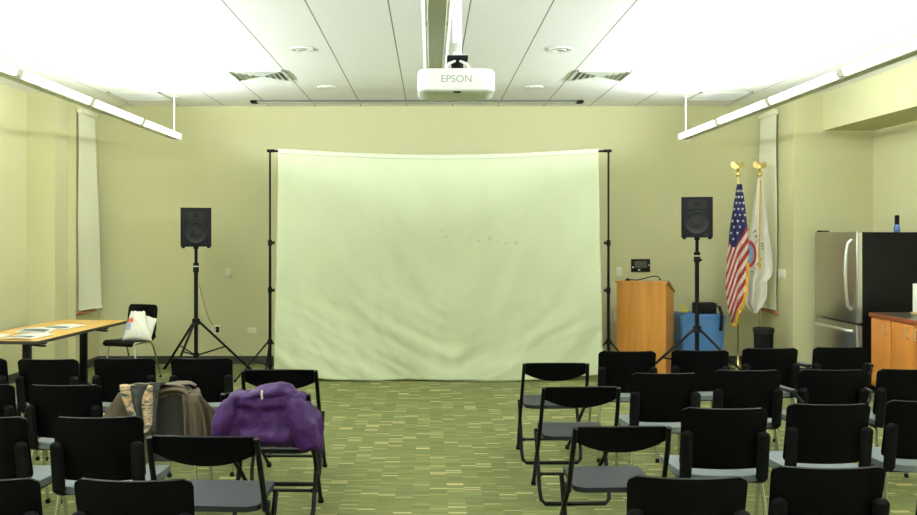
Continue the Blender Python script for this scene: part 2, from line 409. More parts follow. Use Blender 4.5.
# ------------------------------------------------------------------ ceiling services
def linear_light(X, y_end, y_start, lit, label, Z=2.79, w=0.12):
    t = thing('linear_light', label, 'ceiling light', (X, y_end, Z), 0, 'suspended linear lights')
    L = y_end - y_start; hb, ht = w*0.36, w*0.62
    def quad(y0, y1, pts): return MB().prism(pts, 1, y0, y1)
    # housing: spine with closed ends
    quad(-L, 0, [(-hb, 0), (hb, 0), (hb+0.004, 0.012), (ht-0.012, 0.055), (ht-0.03, 0.062), (-ht+0.03, 0.062), (-ht+0.012, 0.055), (-hb-0.004, 0.012)]).build('housing', M['fixture'], t, smooth=False)
    mb = MB()
    mb.box((0, 0.006, 0.032), (ht*2+0.004, 0.012, 0.072), bev=0.004)
    mb.build('end_cap', M['white'], t)
    seg = 1.33; n = int(L/seg) + 1
    for k in range(n):
        a, b = -k*seg - 0.0, max(-(k+1)*seg, -L)
        for s in (-1, 1):
            p = [(s*(hb+0.004), 0.010), (s*(hb+0.016), 0.010), (s*(ht+0.002), 0.060), (s*(ht-0.012), 0.062)]
            if s < 0: p = p[::-1]
            if a - b > 0.2: MB().prism(p, 1, b+0.05, a-0.05).build('diffuser', M['lens'] if lit else M['lens_off'], t, smooth=False)
            if b > -L: MB().prism(p, 1, b-0.05, b+0.05).build('joint', M['joint'], t, smooth=False)
    for k, yy in enumerate([-0.06] + [-0.06 - 4*seg*(j+1) for j in range(int(L/(4*seg)))]):
        MB().tube([(0, yy, 0.06), (0, yy, CEIL-Z)], 0.011, 8).lathe([(0.04, CEIL-Z-0.012), (0.04, CEIL-Z)], (0, yy, 0)).build('suspension_rod', M['white'], t)
    if lit:
        for s in (-1, 1):          # batwing pair of tubes shining up and outwards
            ld = bpy.data.lights.new('lamp', 'AREA'); ld.shape = 'RECTANGLE'; ld.size = 0.03; ld.size_y = L-1.0
            inward = (s > 0) == (X < 0); ld.energy = (POWER if inward else POWER*0.42) * (L-1.0); ld.color = LCOL
            lo = bpy.data.objects.new('lamp', ld); C.objects.link(lo); lo.parent = t
            lo.location = (s*0.018, -L/2-0.45, 0.078); lo.rotation_euler = (0, PI + s*math.radians(46 if inward else 20), 0)
    return t
POWER = 35.5; LCOL = (0.93, 1.0, 1.06)
linear_light(-3.04, 10.16, -1.8, True, 'lit slim linear pendant light along the left side of the ceiling')
linear_light(3.04, 10.16, -1.8, True, 'lit slim linear pendant light along the right side of the ceiling')
linear_light(0.037, 5.96, -1.8, False, 'unlit slim linear pendant light running up to the projector', w=0.13)

for i, (X, Y, wh) in enumerate(((-1.14, 7.54, 'left of the projector, nearer the camera'), (-1.15, 9.48, 'left of the projector, nearer the back wall'), (1.16, 7.54, 'right of the projector, nearer the camera'), (1.16, 9.48, 'right of the projector, nearer the back wall'))):
    t = thing('downlight', 'small round recessed downlight ' + wh, 'downlight', (X, Y, CEIL), 0, 'recessed downlights')
    MB().lathe([(0.068, -0.001), (0.072, -0.010), (0.098, -0.012), (0.105, -0.004), (0.105, 0.0)], n=28).build('trim_ring', M['white'], t)
    MB().lathe([(0.03, -0.0125), (0.045, -0.018), (0.05, -0.0125)], n=20).build('reflector', M['white'], t)
for X, lab in ((-1.752, 'square louvred air diffuser in the ceiling left of the projector'), (1.752, 'square louvred air diffuser in the ceiling right of the projector')):
    t = thing('air_diffuser', lab, 'vent', (X, 8.78, CEIL), 0, 'ceiling air diffusers'); t.scale = (0.92, 0.92, 0.92)
    mb = MB()
    for k, hw in enumerate((0.29, 0.23, 0.17, 0.11, 0.05)):
        z = -0.006 - 0.0*k
        for sx, sy, l in ((0, 1, 1), (0, -1, 1), (1, 0, 0), (-1, 0, 0)):
            if l: mb.box((0, sy*hw, z-0.008), (hw*2, 0.020, 0.006), rx_(-sy*0.6))
            else: mb.box((sx*hw, 0, z-0.008), (0.020, hw*2, 0.006), ry_(sx*0.6))
    mb.build('louvre', M['metal_g'], t, smooth=False)
    MB().box((0, 0, -0.002), (0.58, 0.58, 0.004)).build('duct_opening', M['shadow_box'], t, smooth=False)
    mb = MB()
    for sx, sy in ((0, 1), (0, -1), (1, 0), (-1, 0)): mb.box((sx*0.292, sy*0.292, -0.006), (0.02 if sx else 0.604, 0.02 if sy else 0.604, 0.012))
    mb.build('vent_frame', M['white'], t, smooth=False)
for X, lab in ((-3.42, 'flat square return grille in the ceiling above the left blind'), (3.42, 'flat square return grille in the ceiling near the right flag')):
    t = thing('return_grille', lab, 'vent', (X, 10.1, CEIL), 0, 'flat return grilles')
    mb = MB()
    for sx, sy in ((0, 1), (0, -1), (1, 0), (-1, 0)): mb.box((sx*0.29, sy*0.29, -0.006), (0.03 if sx else 0.61, 0.03 if sy else 0.61, 0.012))
    mb.build('vent_frame', M['metal_g'], t, smooth=False)
    mb = MB()
    for k in range(12): mb.box((0, -0.25 + k*0.0455, -0.005), (0.55, 0.03, 0.004), rx_(0.35))
    mb.build('louvre', M['white'], t, smooth=False)

t = thing('screen_housing', 'long dark slot housing of a pull-down screen along the ceiling', 'projection screen', (-0.16, 10.45, CEIL), 0)
MB().box((0, 0, -0.012), (4.07, 0.12, 0.024), bev=0.005).build('case', M['case'], t)
MB().box((0, -0.02, -0.026), (3.9, 0.03, 0.005)).build('slot_bar', M['joint'], t, smooth=False)
for s in (-1, 1): MB().box((s*2.0, 0, -0.016), (0.08, 0.13, 0.03), bev=0.005).build('end_cap', M['mattblk'], t)

# projector and its mount
PY = 5.3
pm = thing('projector_mount', 'white ceiling pole with a black bracket carrying the projector', 'mount', (0.17, PY, CEIL), 0)
MB().tube([(0, 0, 0), (0, 0, -0.54)], 0.028, 16).lathe([(0.09, -0.015), (0.09, 0)], n=24).build('pole', M['white'], pm)
mb = MB(); mb.box((0, 0, -0.555), (0.13, 0.12, 0.03), bev=0.006); mb.box((0, 0, -0.59), (0.075, 0.09, 0.05), bev=0.006)
mb.build('bracket', M['blkmetal'], pm)
mb = MB()
for s in (-1, 1): mb.tube([(s*0.015, -0.05, -0.575), (s*0.055, -0.07, -0.596), (s*0.075, -0.08, -0.63)], 0.008, 8)
mb.build('brace', M['white'], pm)
MB().box((0.0, 0, -0.638), (0.31, 0.2, 0.012), bev=0.003).build('mount_plate', M['blkmetal'], pm)
pj = thing('projector', 'white projector hanging from the ceiling pole above the backdrop', 'projector', (0.159, PY, 2.52), 0)
def pjbody():
    bm = MB()
    W, D = 0.235, 0.19
    prof = [(-0.012, 0.60), (-0.010, 0.75), (0.0, 0.965), (0.006, 0.99), (0.014, 1.0), (0.11, 1.0), (0.125, 0.985), (0.133, 0.95), (0.136, 0.90)]
    out = rrect(2*W, 2*D, 0.075, 8)
    rings = []
    for z, k in prof: rings.append([bm.bm.verts.new((x*k, y*k, z)) for x, y in out])
    n = len(out)
    for a, b in zip(rings, rings[1:]):
        for j in range(n): bm.bm.faces.new((a[j], a[(j+1) % n], b[(j+1) % n], b[j]))
    bm.bm.faces.new(rings[0][::-1]); bm.bm.faces.new(rings[-1])
    return bm
pjbody().build('body', M['white'], pj)
MB().box((0.005, -0.165, -0.006), (0.045, 0.02, 0.008), bev=0.002).build('sensor_window', M['mattblk'], pj)
MB().lathe([(0.045, 0), (0.045, 0.04), (0.038, 0.042), (0.036, 0.02), (0.001, 0.02)], (-0.09, 0.185, 0.068), 20, rx_(-PI/2)).build('lens', M['mattblk'], pj)
mb = MB()
for sx, sy in ((-1, -1), (1, -1), (0, 1)): mb.lathe([(0.013, -0.016), (0.014, -0.004)], (sx*0.12, sy*0.10, 0.0), 12)
mb.build('foot', M['joint'], pj)
lt = bpy.data.objects.new('lettering', text_mesh('EPSON', 0.062)); C.objects.link(lt); lt.parent = pj; lt.data.materials.append(M['greyink'])
lt.location = (0, -0.1905, 0.068); lt.rotation_euler = (PI/2, 0, 0)

# ------------------------------------------------------------------ chairs
def make_armchair(arms=False):
    t = thing('armchair', 'x', 'chair', (0, 0, 0), 0)
    W = 0.211
    def bf(u, v):
        z = 0.805 - v*0.312
        a = (u-0.5)*2
        e = 0.0
        r = 0.032
        dv = min(v*0.325, (1-v)*0.325)
        if dv < r: e = r - math.sqrt(max(0, r*r - (r-dv)**2))
        hw = (W - 0.008*v) - e
        x = a*hw
        y = -0.255 + 0.045*(x/W)**2 + 0.05*v + 0.03*v*v
        return (x, y, z - 0.004*(x/W)**2*0)
    MB().sheet(bf, 20, 22, 0.012).build('backrest', M['black'], t)
    def sf(u, v):
        a = (u-0.5)*2; b = v
        d = 0.46; y = -0.20 + b*d
        e = 0.0; r = 0.08; dv = min(b*d, (1-b)*d)
        if dv < r: e = r - math.sqrt(max(0, r*r-(r-dv)**2))
        x = a*(0.225 - e - 0.05*(1-b)**2)
        return (x, y, 0.468 - 0.012*(1-a*a)*math.sin(PI*min(1, b*1.1)) + 0.0 - (0.03*max(0, b-0.85)/0.15)**1.0 * 0.6)
    MB().sheet(sf, 16, 20, -0.032).build('seat', M['seatgrey'], t)
    mb = MB()
    for s in (-1, 1): mb.tube([(s*0.19, -0.17, 0.43), (s*0.19, 0.19, 0.43)], 0.012, 8)
    mb.tube([(-0.19, -0.14, 0.428), (0.19, -0.14, 0.428)], 0.011, 8); mb.tube([(-0.19, 0.16, 0.428), (0.19, 0.16, 0.428)], 0.011, 8)
    mb.build('seat_frame', M['blkmetal'], t)
    for s in (-1, 1):
        a = MB(); a.sheet(lambda u, v, s=s: (s*0.186 + 0.030*math.cos(2*PI*u), -0.222 + 0.03*v + 0.018*math.sin(2*PI*u), 0.668 - 0.205*v), 20, 8)
        for z, y in ((0.668, -0.222), (0.463, -0.192)): a.ell((s*0.186, y, z), (0.030, 0.018, 0.024), n=20)
        ao = a.build('back_support', M['blackfab'], t, ang=80)
        MB().tube([(s*0.193, -0.185, 0.48), (s*0.19, -0.17, 0.44), (s*0.19, -0.15, 0.43)], 0.017, 8).build('hinge', M['blkmetal'], ao)
        if arms:
            def pf(u, v, s=s):
                y = -0.21 + v*0.30; w = 0.026*(1 - 0.3*abs(2*v-1)**4)
                return (s*(0.235 + 0.035*v) + (u-0.5)*2*w, y, 0.672 + 0.006*math.sin(PI*u) - 0.01*v)
            aro = MB().sheet(pf, 6, 14, -0.022).build('armrest', M['seatdark'], t)
            MB().tube([(s*0.20, -0.235, 0.60), (s*0.222, -0.22, 0.63), (s*0.236, -0.18, 0.652)], 0.012, 8).build('arm_bracket', M['blkmetal'], aro)
        for y0, y1 in ((-0.17, -0.235), (0.17, 0.215)):
            l = MB(); l.tube([(s*0.19, y0, 0.43), (s*0.20, y0+(y1-y0)*0.25, 0.33), (s*0.212, y1, 0.012)], 0.0105, 8)
            lo = l.build('leg', M['chrome'], t)
            MB().lathe([(0.014, 0), (0.016, 0.012), (0.011, 0.03)], (s*0.212, y1, 0.0), 10).build('foot_cap', M['mattblk'], lo)
    return t

def make_folding():
    t = thing('folding_chair', 'x', 'chair', (0, 0, 0), 0)
    W = 0.222
    def bf(u, v):
        a = (u-0.5)*2
        top = 0.755 - 0.004*a*a; bot = 0.625 + 0.055*abs(a)**2.2
        e = 0.012*(1 - min(1, v*6)) if v < 1/6 else 0
        z = top + (bot-top)*v
        x = a*(W - e)
        return (x, -0.262 + (0.755-z)*0.40 + 0.028*a*a, z)
    MB().sheet(bf, 24, 10, 0.012).build('backrest', M['black'], t)
    def sf(u, v):
        a = (u-0.5)*2; d = 0.36; y = -0.135 + v*d
        e = 0.0; r = 0.05; dv = min(v*d, (1-v)*d)
        if dv < r: e = r - math.sqrt(max(0, r*r-(r-dv)**2))
        x = a*(0.203 - e - 0.01*v)
        return (x, y, 0.438 + 0.022*v - 0.006*(1-a*a)*math.sin(PI*v) - (0.02*max(0, v-0.88)/0.12))
    MB().sheet(sf, 14, 18, -0.024).build('seat', M['seatdark'], t)
    for s in (-1, 1):
        mb = MB(); mb.tube([(s*0.222, -0.238, 0.748), (s*0.226, -0.20, 0.63), (s*0.230, -0.13, 0.45), (s*0.212, 0.12, 0.23), (s*0.190, 0.37, 0.012)], 0.0125, 10)
        lo = mb.build('leg', M['blkmetal'], t)
        MB().lathe([(0.016, 0), (0.018, 0.014), (0.0135, 0.035)], (s*0.190, 0.37, 0.0), 10).build('foot_cap', M['mattblk'], lo)
        MB().box((s*0.232, -0.115, 0.438), (0.030, 0.05, 0.045), bev=0.010).build('hinge', M['mattblk'], lo)
    # rear U-shaped leg frame
    pts = [(-0.212, 0.13, 0.425), (-0.214, -0.03, 0.09), (-0.208, -0.055, 0.035), (-0.185, -0.066, 0.013), (0.185, -0.066, 0.013), (0.208, -0.055, 0.035), (0.214, -0.03, 0.09), (0.212, 0.13, 0.425)]
    MB().tube(pts, 0.0125, 10).build('rear_leg_frame', M['blkmetal'], t)
    mb = MB(); mb.tube([(-0.2, 0.27, 0.10), (0.2, 0.27, 0.10)], 0.010, 8)
    for s in (-1, 1): mb.tube([(s*0.175, 0.27, 0.10), (s*0.15, 0.27, 0.10)], 0.014, 8)
    mb.build('crossbar', M['blkmetal'], t)
    return t

arm0 = make_armchair(); arm1 = make_armchair(True); fold0 = make_folding()
used = {'a': False, 'f': False, 'A': False}
def put(kind, X, ytop, label, group, rz=0.0, sc=1.0):
    src = {'a': arm0, 'A': arm1, 'f': fold0}[kind]
    off = 0.25*sc
    loc = (X + (0 if kind == 'f' else 0.010 if X > 0 else -0.014), ytop + off + (0 if kind == 'f' else -0.03), 0)
    if not used[kind]:
        used[kind] = True; src.location = loc; src.rotation_euler = (0, 0, rz); src['label'] = label; src['group'] = group; src.scale = (sc,)*3
        return src
    return dup(src, loc, rz, label, group, sc)
GR, GL = 'black armchairs in the right seating block', 'black armchairs in the left seating block'
R = [(1.43, 6.18, 'black armchair in front of the wooden lectern, in the row nearest the backdrop'),
     (1.98, 6.23, 'black armchair in front of the right speaker stand and blue bin'),
     (2.53, 6.34, 'black armchair in front of the flags and waste bin'),
     (3.08, 6.39, 'black armchair directly in front of the refrigerator, in the row nearest the backdrop'),
     (1.43, 5.20, 'black armchair in the second row from the backdrop, beside the middle right folding chair'),
     (1.98, 5.31, 'black armchair second from the folding chairs in the second right row from the backdrop'),
     (2.53, 5.33, 'black armchair third from the folding chairs in the second right row from the backdrop'),
     (3.02, 5.35, 'black armchair in front of the wooden cabinet, cut by the right picture edge'),
     (1.44, 4.15, 'black armchair beside the nearest folding chair of the right block'),
     (1.99, 4.25, 'black armchair in the third right row, second from the nearest folding chair'),
     (2.54, 4.33, 'black armchair at the right picture edge in the third right row from the backdrop'),
     (0.90, 2.97, 'black armchair closest to the camera on the right side of the aisle'),
     (1.45, 3.10, 'black armchair in the nearest right row, second from the aisle'),
     (1.97, 3.07, 'black armchair in the nearest right row, only its edge in view at the right')]
for i, (X, y, lab) in enumerate(R): put('A' if i in (3, 6) else 'a', X, y, lab, GR, rz=random.uniform(-0.04, 0.04) + (0.05 if i == 3 else 0))
Lr = [(-3.08, 5.80, 'black armchair in the farthest left row, cut by the left picture edge'),
      (-2.585, 5.78, 'black armchair in front of the wooden table, in the farthest left row'),
      (-2.085, 5.82, 'black armchair in front of the chair holding the white bag'),
      (-1.56, 5.82, 'black armchair in front of the left speaker stand'),
      (-2.55, 4.80, 'black armchair in the second left row from the backdrop, cut by the left picture edge'),
      (-2.05, 4.79, 'black armchair left of the olive jacket in the same row'),
      (-1.53, 4.80, 'black armchair with the olive jacket draped over its back'),
      (-2.06, 3.95, 'black armchair in the third left row, cut by the left picture edge'),
      (-1.54, 3.95, 'black armchair left of the nearest folding chair in the left block'),
      (-1.55, 2.95, 'black armchair in the nearest left row, cut by the left picture edge'),
      (-1.01, 2.94, 'black armchair closest to the camera on the left side of the aisle')]
for X, y, lab in Lr: put('a', X, y, lab, GL, rz=random.uniform(-0.04, 0.04))
put('f', 0.876, 5.93, 'black folding chair right of the aisle, the farthest of three, nearest the backdrop', 'folding chairs right of the aisle', 0.02)
put('f', 0.885, 5.00, 'black folding chair right of the aisle, middle one of three', 'folding chairs right of the aisle', 0.03)
put('f', 0.889, 3.965, 'black folding chair right of the aisle, nearest the camera of three', 'folding chairs right of the aisle', 0.05)
put('f', -0.955, 5.40, 'black folding chair behind the purple jacket, nearest the backdrop on the left', 'folding chairs left of the aisle', -0.02, 1.05)
PJX, PJY = -0.885, 4.60
put('f', PJX, PJY, 'black folding chair with the purple jacket over its back', 'folding chairs left of the aisle', -0.03, 1.05)
put('f', -0.955, 3.61, 'black folding chair with empty grey seat, nearest the camera left of the aisle', 'folding chairs left of the aisle', -0.06, 1.05)

# ------------------------------------------------------------------ purple jacket on its chair
def P(px, py, y): v = at(px, py, y); return v
mb = MB()
yf = PJY - 0.045      # camera side of the chair back
def ptube(pts, rs, n=12): mb.tube(pts, 0, n, rs=rs)
for px in range(234, 306, 9):                        # back panel, hanging in soft vertical lobes
    ptube([P(px, 400, yf+0.03), P(px, 412, yf+0.012), P(px-0.5, 430, yf+0.004), P(px-0.5, 446, yf+0.006)], [0.03, 0.034, 0.040, 0.032])
mb.ell(P(268, 404, yf), (0.19, 0.034, 0.03))
ptube([P(231, 402, yf+0.01), P(226, 409, yf-0.02), P(221, 424, yf-0.045), P(217, 447, yf-0.05)], [0.032, 0.046, 0.052, 0.048])
ptube([P(291, 402, yf+0.01), P(297, 408, yf-0.035), P(304, 426, yf-0.055), P(310, 449, yf-0.05)], [0.035, 0.062, 0.070, 0.052])
ptube([P(305, 404, yf+0.03), P(313, 416, yf+0.02), P(316, 430, yf+0.01), P(316, 451, yf+0.0)], [0.032, 0.044, 0.044, 0.034])
ptube([P(240, 436, yf-0.02), P(262, 438, yf-0.03), P(290, 437, yf-0.03)], [0.028, 0.034, 0.03])
for px in range(238, 300, 10):                       # over the top rail
    mb.ell(P(px, 398, PJY+0.01) + Vector((0, 0, 0.012)), (0.05, 0.085, 0.028))
# far side hanging towards the seat
for zz in (0.72, 0.64, 0.56):
    mb.ell((PJX, PJY + 0.155 - (zz-0.56)*0.35, zz), (0.21, 0.03, 0.055))
pj_o = blob('jacket', mb, M['purple'], None, 0.010, 5, ((6, 0.014), (17, 0.010), (38, 0.005)), lambda c: 0.0)
tag(pj_o, 'puffy purple jacket hung over a black folding chair left of the aisle', 'jacket')
mb = MB()
hz = PJY + 0.02
mb.ell(P(272, 391, hz), (0.125, 0.10, 0.045), ry_(-0.06)); mb.ell(P(256, 394, hz-0.03), (0.10, 0.07, 0.026), ry_(-0.22)); mb.ell(P(281, 390, hz), (0.075, 0.09, 0.045)); mb.ell(P(292, 395, hz-0.02), (0.04, 0.07, 0.030))
blob('hood', mb, M['purple'], pj_o, 0.009, 4, ((9, 0.014), (26, 0.006)))
MB().tube([P(262, 390, hz-0.125), P(261.6, 394, hz-0.132), P(262, 399, hz-0.125)], 0.006, 8).build('hang_loop', M['flagwhite'], pj_o)

# ------------------------------------------------------------------ olive jacket and scarf
OX, OY = -1.53, 4.80
jt = thing('jacket', 'olive canvas jacket draped over an armchair in the left block', 'jacket', (OX, OY, 0.80))
off = Vector((OX, OY, 0.80))
def outl(rows, v):
    """rows: (v, left px, right px) -> interpolated"""
    for (a, b) in zip(rows, rows[1:]):
        if a[0] <= v <= b[0]:
            k = (v-a[0])/(b[0]-a[0]); k = k*k*(3-2*k)*0.5 + k*0.5
            return a[1]+(b[1]-a[1])*k, a[2]+(b[2]-a[2])*k
    return rows[-1][1:]
def drape(rows, y0, py0, py1, fold, seed, over=0.0, bulge=0.03):
    def fn(u, v):
        l, r = outl(rows, v); px = l + (r-l)*u; py = py0 + (py1-py0)*v
        p = at(px, py, y0)
        w = min(1, v*3)
        d = fold*(math.sin(u*9 + seed + 2.5*noise.noise(Vector((u*2, v*1.5, seed)))) * (0.35+0.65*v)) + 0.010*noise.noise(Vector((u*7, v*6, seed+3)))
        p.y -= (0.012 + bulge*v)*1.0 + d*w
        if v < 0.12: k = over*(1-v/0.12)**2; p.y += k; p.z -= 0.25*k     # roll over the top of the chair back
        return p - off
    return fn
# left front falling from the shoulder
MB().sheet(drape([(0, 122, 152), (0.1, 118, 153), (0.35, 107, 152), (0.6, 100, 153), (1, 92, 156)], OY-0.03, 386, 462, 0.022, 1.0, 0.12), 26, 22, 0.006).build('left_front', M['olive'], jt)
MB().sheet(drape([(0, 150, 190), (0.15, 149, 190), (1, 146, 194)], OY-0.022, 386, 460, 0.010, 4.0, 0.0, 0.012), 20, 18, 0.005).build('lining', M['lining'], jt)
MB().sheet(drape([(0, 181, 194), (0.12, 183, 199), (0.35, 185, 205), (0.7, 187, 209), (1, 185, 213)], OY-0.055, 388, 462, 0.020, 2.0, 0.15, 0.03), 22, 22, 0.006).build('right_front', M['olive'], jt)
MB().sheet(drape([(0, 187, 197), (0.12, 188, 203), (0.3, 192, 216), (0.6, 199, 222), (1, 203, 224)], OY-0.03, 388, 462, 0.016, 5.0, 0.06, 0.02), 18, 20, 0.006).build('right_sleeve', M['olive'], jt)
mb = MB()
def cf(u, v):
    px = 158 + (189-158)*u
    sag = 2.0*math.sin(PI*u)*-1
    py = 385 + sag*0.6 + v*13 + max(0, u-0.7)**2*40 - (3.0*math.sin(PI*u))*v + (1-u)*1.5
    p = at(px, py, OY-0.05)
    p.y += 0.16*(1-min(1, v*2.2))**2 - 0.028*math.sin(PI*min(1, v*1.2)) - 0.006*noise.noise(Vector((u*6, v*4, 2)))
    p.z -= 0.006*(1-min(1, v*2.2))**2
    return p - off
MB().sheet(cf, 18, 12, 0.010).build('collar', M['olive'], jt)
def backf(u, v):    # far side of the jacket
    return Vector((-1.74 + 0.42*u + 0.02*math.sin(v*5), OY + 0.075 + 0.02*math.sin(u*11) + 0.03*v, 0.775 - 0.28*v)) - off
MB().sheet(backf, 18, 12, 0.006).build('back_panel', M['olive'], jt)
def topf(u, v):
    x = -1.74 + 0.375*u
    return Vector((x, OY - 0.05 + 0.13*v, 0.812 - 0.045*max(0, v-0.3)**1.3 - 0.03*abs(2*u-1)**4 + 0.006*noise.noise(Vector((u*6, v*3, 9))))) - off
MB().sheet(topf, 18, 8, 0.006).build('yoke', M['olive'], jt)

st = thing('scarf', 'orange and grey patterned scarf hanging over the olive jacket', 'scarf', (OX, OY, 0.80))
def strip(rows, y0, seed, over=0.12):
    def fn(u, v):
        n = len(rows)-1; f = v*n; i = min(int(f), n-1); k = f-i
        l = rows[i][0]+(rows[i+1][0]-rows[i][0])*k; r = rows[i][1]+(rows[i+1][1]-rows[i][1])*k; py = rows[i][2]+(rows[i+1][2]-rows[i][2])*k
        p = at(l+(r-l)*u, py, y0 - 0.02*v)
        p.y -= 0.022*math.sin(PI*u) + 0.008*noise.noise(Vector((u*3, v*7, seed)))
        if v < 0.1: k2 = over*(1-v/0.1)**2; p.y += k2; p.z -= 0.25*k2
        return p - off
    return fn
MB().sheet(strip([(119, 130, 382.5), (120, 130.5, 389), (122, 131.5, 398), (125, 133.5, 407), (129, 136, 415), (132, 137.5, 424)], OY-0.105, 1), 8, 30, 0.008).build('front_end', M['scarf'], st)
MB().sheet(strip([(149.5, 155, 382), (146, 154.5, 389), (142.5, 154, 397), (141.5, 153.8, 405), (143, 153.5, 416), (144.5, 153, 425), (141, 148, 432)], OY-0.11, 2), 8, 30, 0.010).build('rear_end', M['scarf'], st)
MB().sheet(strip([(129, 146, 383.5), (130, 146, 388), (132, 143.5, 398), (134, 142.5, 410), (137, 143, 424)], OY-0.088, 3), 10, 20, 0.006).build('dark_fold', M['teal'], st)
MB().sheet(strip([(148, 161, 381), (150, 161, 384), (153.5, 159, 391), (153, 157, 410), (151, 156, 431)], OY-0.098, 4), 8, 20, 0.006).build('dark_edge', M['teal'], st)

# ------------------------------------------------------------------ backdrop: two stands, bar, cloth
BY = 9.70
def backdrop_stand(X, inward, label):
    t = thing('backdrop_stand', label, 'stand', (X, BY, 0), 0, 'light stands holding the backdrop')
    MB().tube([(0, 0, 0.10), (0, 0, 1.03)], 0.0175, 12).build('lower_pole', M['blkmetal'], t)
    MB().tube([(0, 0, 1.0), (0, 0, 1.58)], 0.0145, 12).build('middle_pole', M['blkmetal'], t)
    MB().tube([(0, 0, 1.55), (0, 0, 2.60)], 0.0115, 12).build('upper_pole', M['blkmetal'], t)
    for z in (1.02, 1.56):
        c = MB().lathe([(0.02, -0.035), (0.024, -0.03), (0.024, 0.03), (0.02, 0.035)], (0, 0, z), 14).build('collar', M['mattblk'], t)
        MB().tube([(0, 0, z), (0.042*inward, -0.01, z)], 0.011, 8).lathe([(0.018, -0.01), (0.018, 0.01)], (0.042*inward, -0.01, z), 10, ry_(PI/2)).build('knob', M['mattblk'], c)
    MB().box((0.01*inward, 0, 2.61), (0.09, 0.03, 0.035), bev=0.006).build('top_bracket', M['mattblk'], t)
    MB().lathe([(0.026, -0.03), (0.03, -0.02), (0.03, 0.02), (0.024, 0.03)], (0, 0, 0.43), 14).build('hub', M['mattblk'], t)
    MB().lathe([(0.024, -0.02), (0.024, 0.02)], (0, 0, 0.16), 14).build('lower_hub', M['mattblk'], t)
    for a in (205, 108, 12) if inward > 0 else (335, 72, 168):
        a = math.radians(a); c, s = math.cos(a), math.sin(a)
        mb = MB(); mb.tube([(c*0.025, s*0.025, 0.43), (c*0.40, s*0.40, 0.012)], 0.010, 8)
        lo = mb.build('leg', M['blkmetal'], t)
        MB().tube([(c*0.02, s*0.02, 0.16), (c*0.20, s*0.20, 0.235)], 0.007, 6).build('strut', M['blkmetal'], lo)
        MB().lathe([(0.014, 0), (0.016, 0.02), (0.011, 0.03)], (c*0.40, s*0.40, 0), 10).build('foot_cap', M['mattblk'], lo)
    return t
SXL, SXR = xat(270, BY), xat(608.5, BY)
backdrop_stand(SXL, 1, 'black light stand holding up the left end of the backdrop')
backdrop_stand(SXR, -1, 'black light stand holding up the right end of the backdrop')
def barz(k): return 2.605 - 0.075*math.sin(PI*k)
mb = MB().tube([(SXL + 0.03 + (SXR-SXL-0.06)*k/24, BY, barz(k/24) + 0.005) for k in range(25)], 0.013, 10)
tag(mb.build('crossbar', M['blkmetal']), 'black crossbar between the two light stands carrying the pale cloth', 'rod')
CXL0, CXR0, CXL1, CXR1 = xat(279, BY), xat(597.5, BY), xat(275, BY), xat(601.5, BY)
def cloth(u, v):
    x = (CXL0 + (CXR0-CXL0)*u)*(1-v) + (CXL1 + (CXR1-CXL1)*u)*v
    ztop = barz((x-SXL)/(SXR-SXL)) + 0.034
    hem = 0.012 + 0.045*abs(2*u-1)**3 + 0.03*max(0, u-0.8)*5 + 0.008*math.sin(u*17)
    z = ztop + (hem-ztop)*v
    n1 = noise.noise(Vector((x*0.9 + 0.55*v*3, v*1.1, 1.3)))
    # swags running down from both upper sides towards the bottom middle
    xc = 0.25; ax = math.sqrt((x-xc)**2 + 0.04)
    q = z - 1.25*ax
    side = 0.35*max(-1.0, min(1.0, (x-xc)/0.9))
    w = 0.25 + 0.75*v
    d = 0.060*w*noise.noise(Vector((q*1.3, ax*0.5 + side*5, 1.7))) + 0.026*w*noise.noise(Vector((q*3.2, ax*0.8 + side*7, 3.3)))
    d += 0.018*noise.noise(Vector((x*2.4, z*0.35, 6.1))) + 0.007*noise.noise(Vector((x*7.5, z*0.5, 4)))
    cr = max(0, v-0.5)/0.5
    q2 = z - 0.55*ax
    d += 0.030*cr*noise.noise(Vector((q2*5.5, ax*1.6 + side*3, 7.7))) + 0.014*cr*noise.noise(Vector((q2*12, ax*3 + side*2, 2.2)))
    d += 0.004*noise.noise(Vector((q*9, ax*4, 3.1)))
    bow = 0.045*v*v*(1-abs(2*u-1)**2) + 0.06*v
    roll = 0.012
    return (x, BY - 0.024 - roll - bow - d*min(1, v*5+0.15), z)
cl = thing('backdrop_cloth', 'large pale yellow-green cloth backdrop hanging from the crossbar', 'backdrop', (0, BY, 0))
def cl_(u, v): p = Vector(cloth(u, v)); p.y -= BY; return p
MB().sheet(cl_, 170, 120, 0.004).build('cloth', M['cloth'], cl, ang=180)
def band_(u, v):
    p = Vector(cloth(u, 0.003 + 0.018*v)); p.y -= BY + 0.0035; return p
M['band'] = mat('header_tape', srgb(216, 221, 194), 0.85)
MB().sheet(band_, 120, 3, 0.002).build('header_band', M['band'], cl, ang=180)
def back_(u, v):     # rear of the rod pocket
    p = Vector(cloth(u, 0.0)); p.y = 0.022 - 0.0; p.z -= 0.09*v; 
    if v == 0: p.y = 0.0
    return p
MB().sheet(back_, 60, 4, 0.003).build('rod_pocket', M['cloth'], cl)
mb = MB()
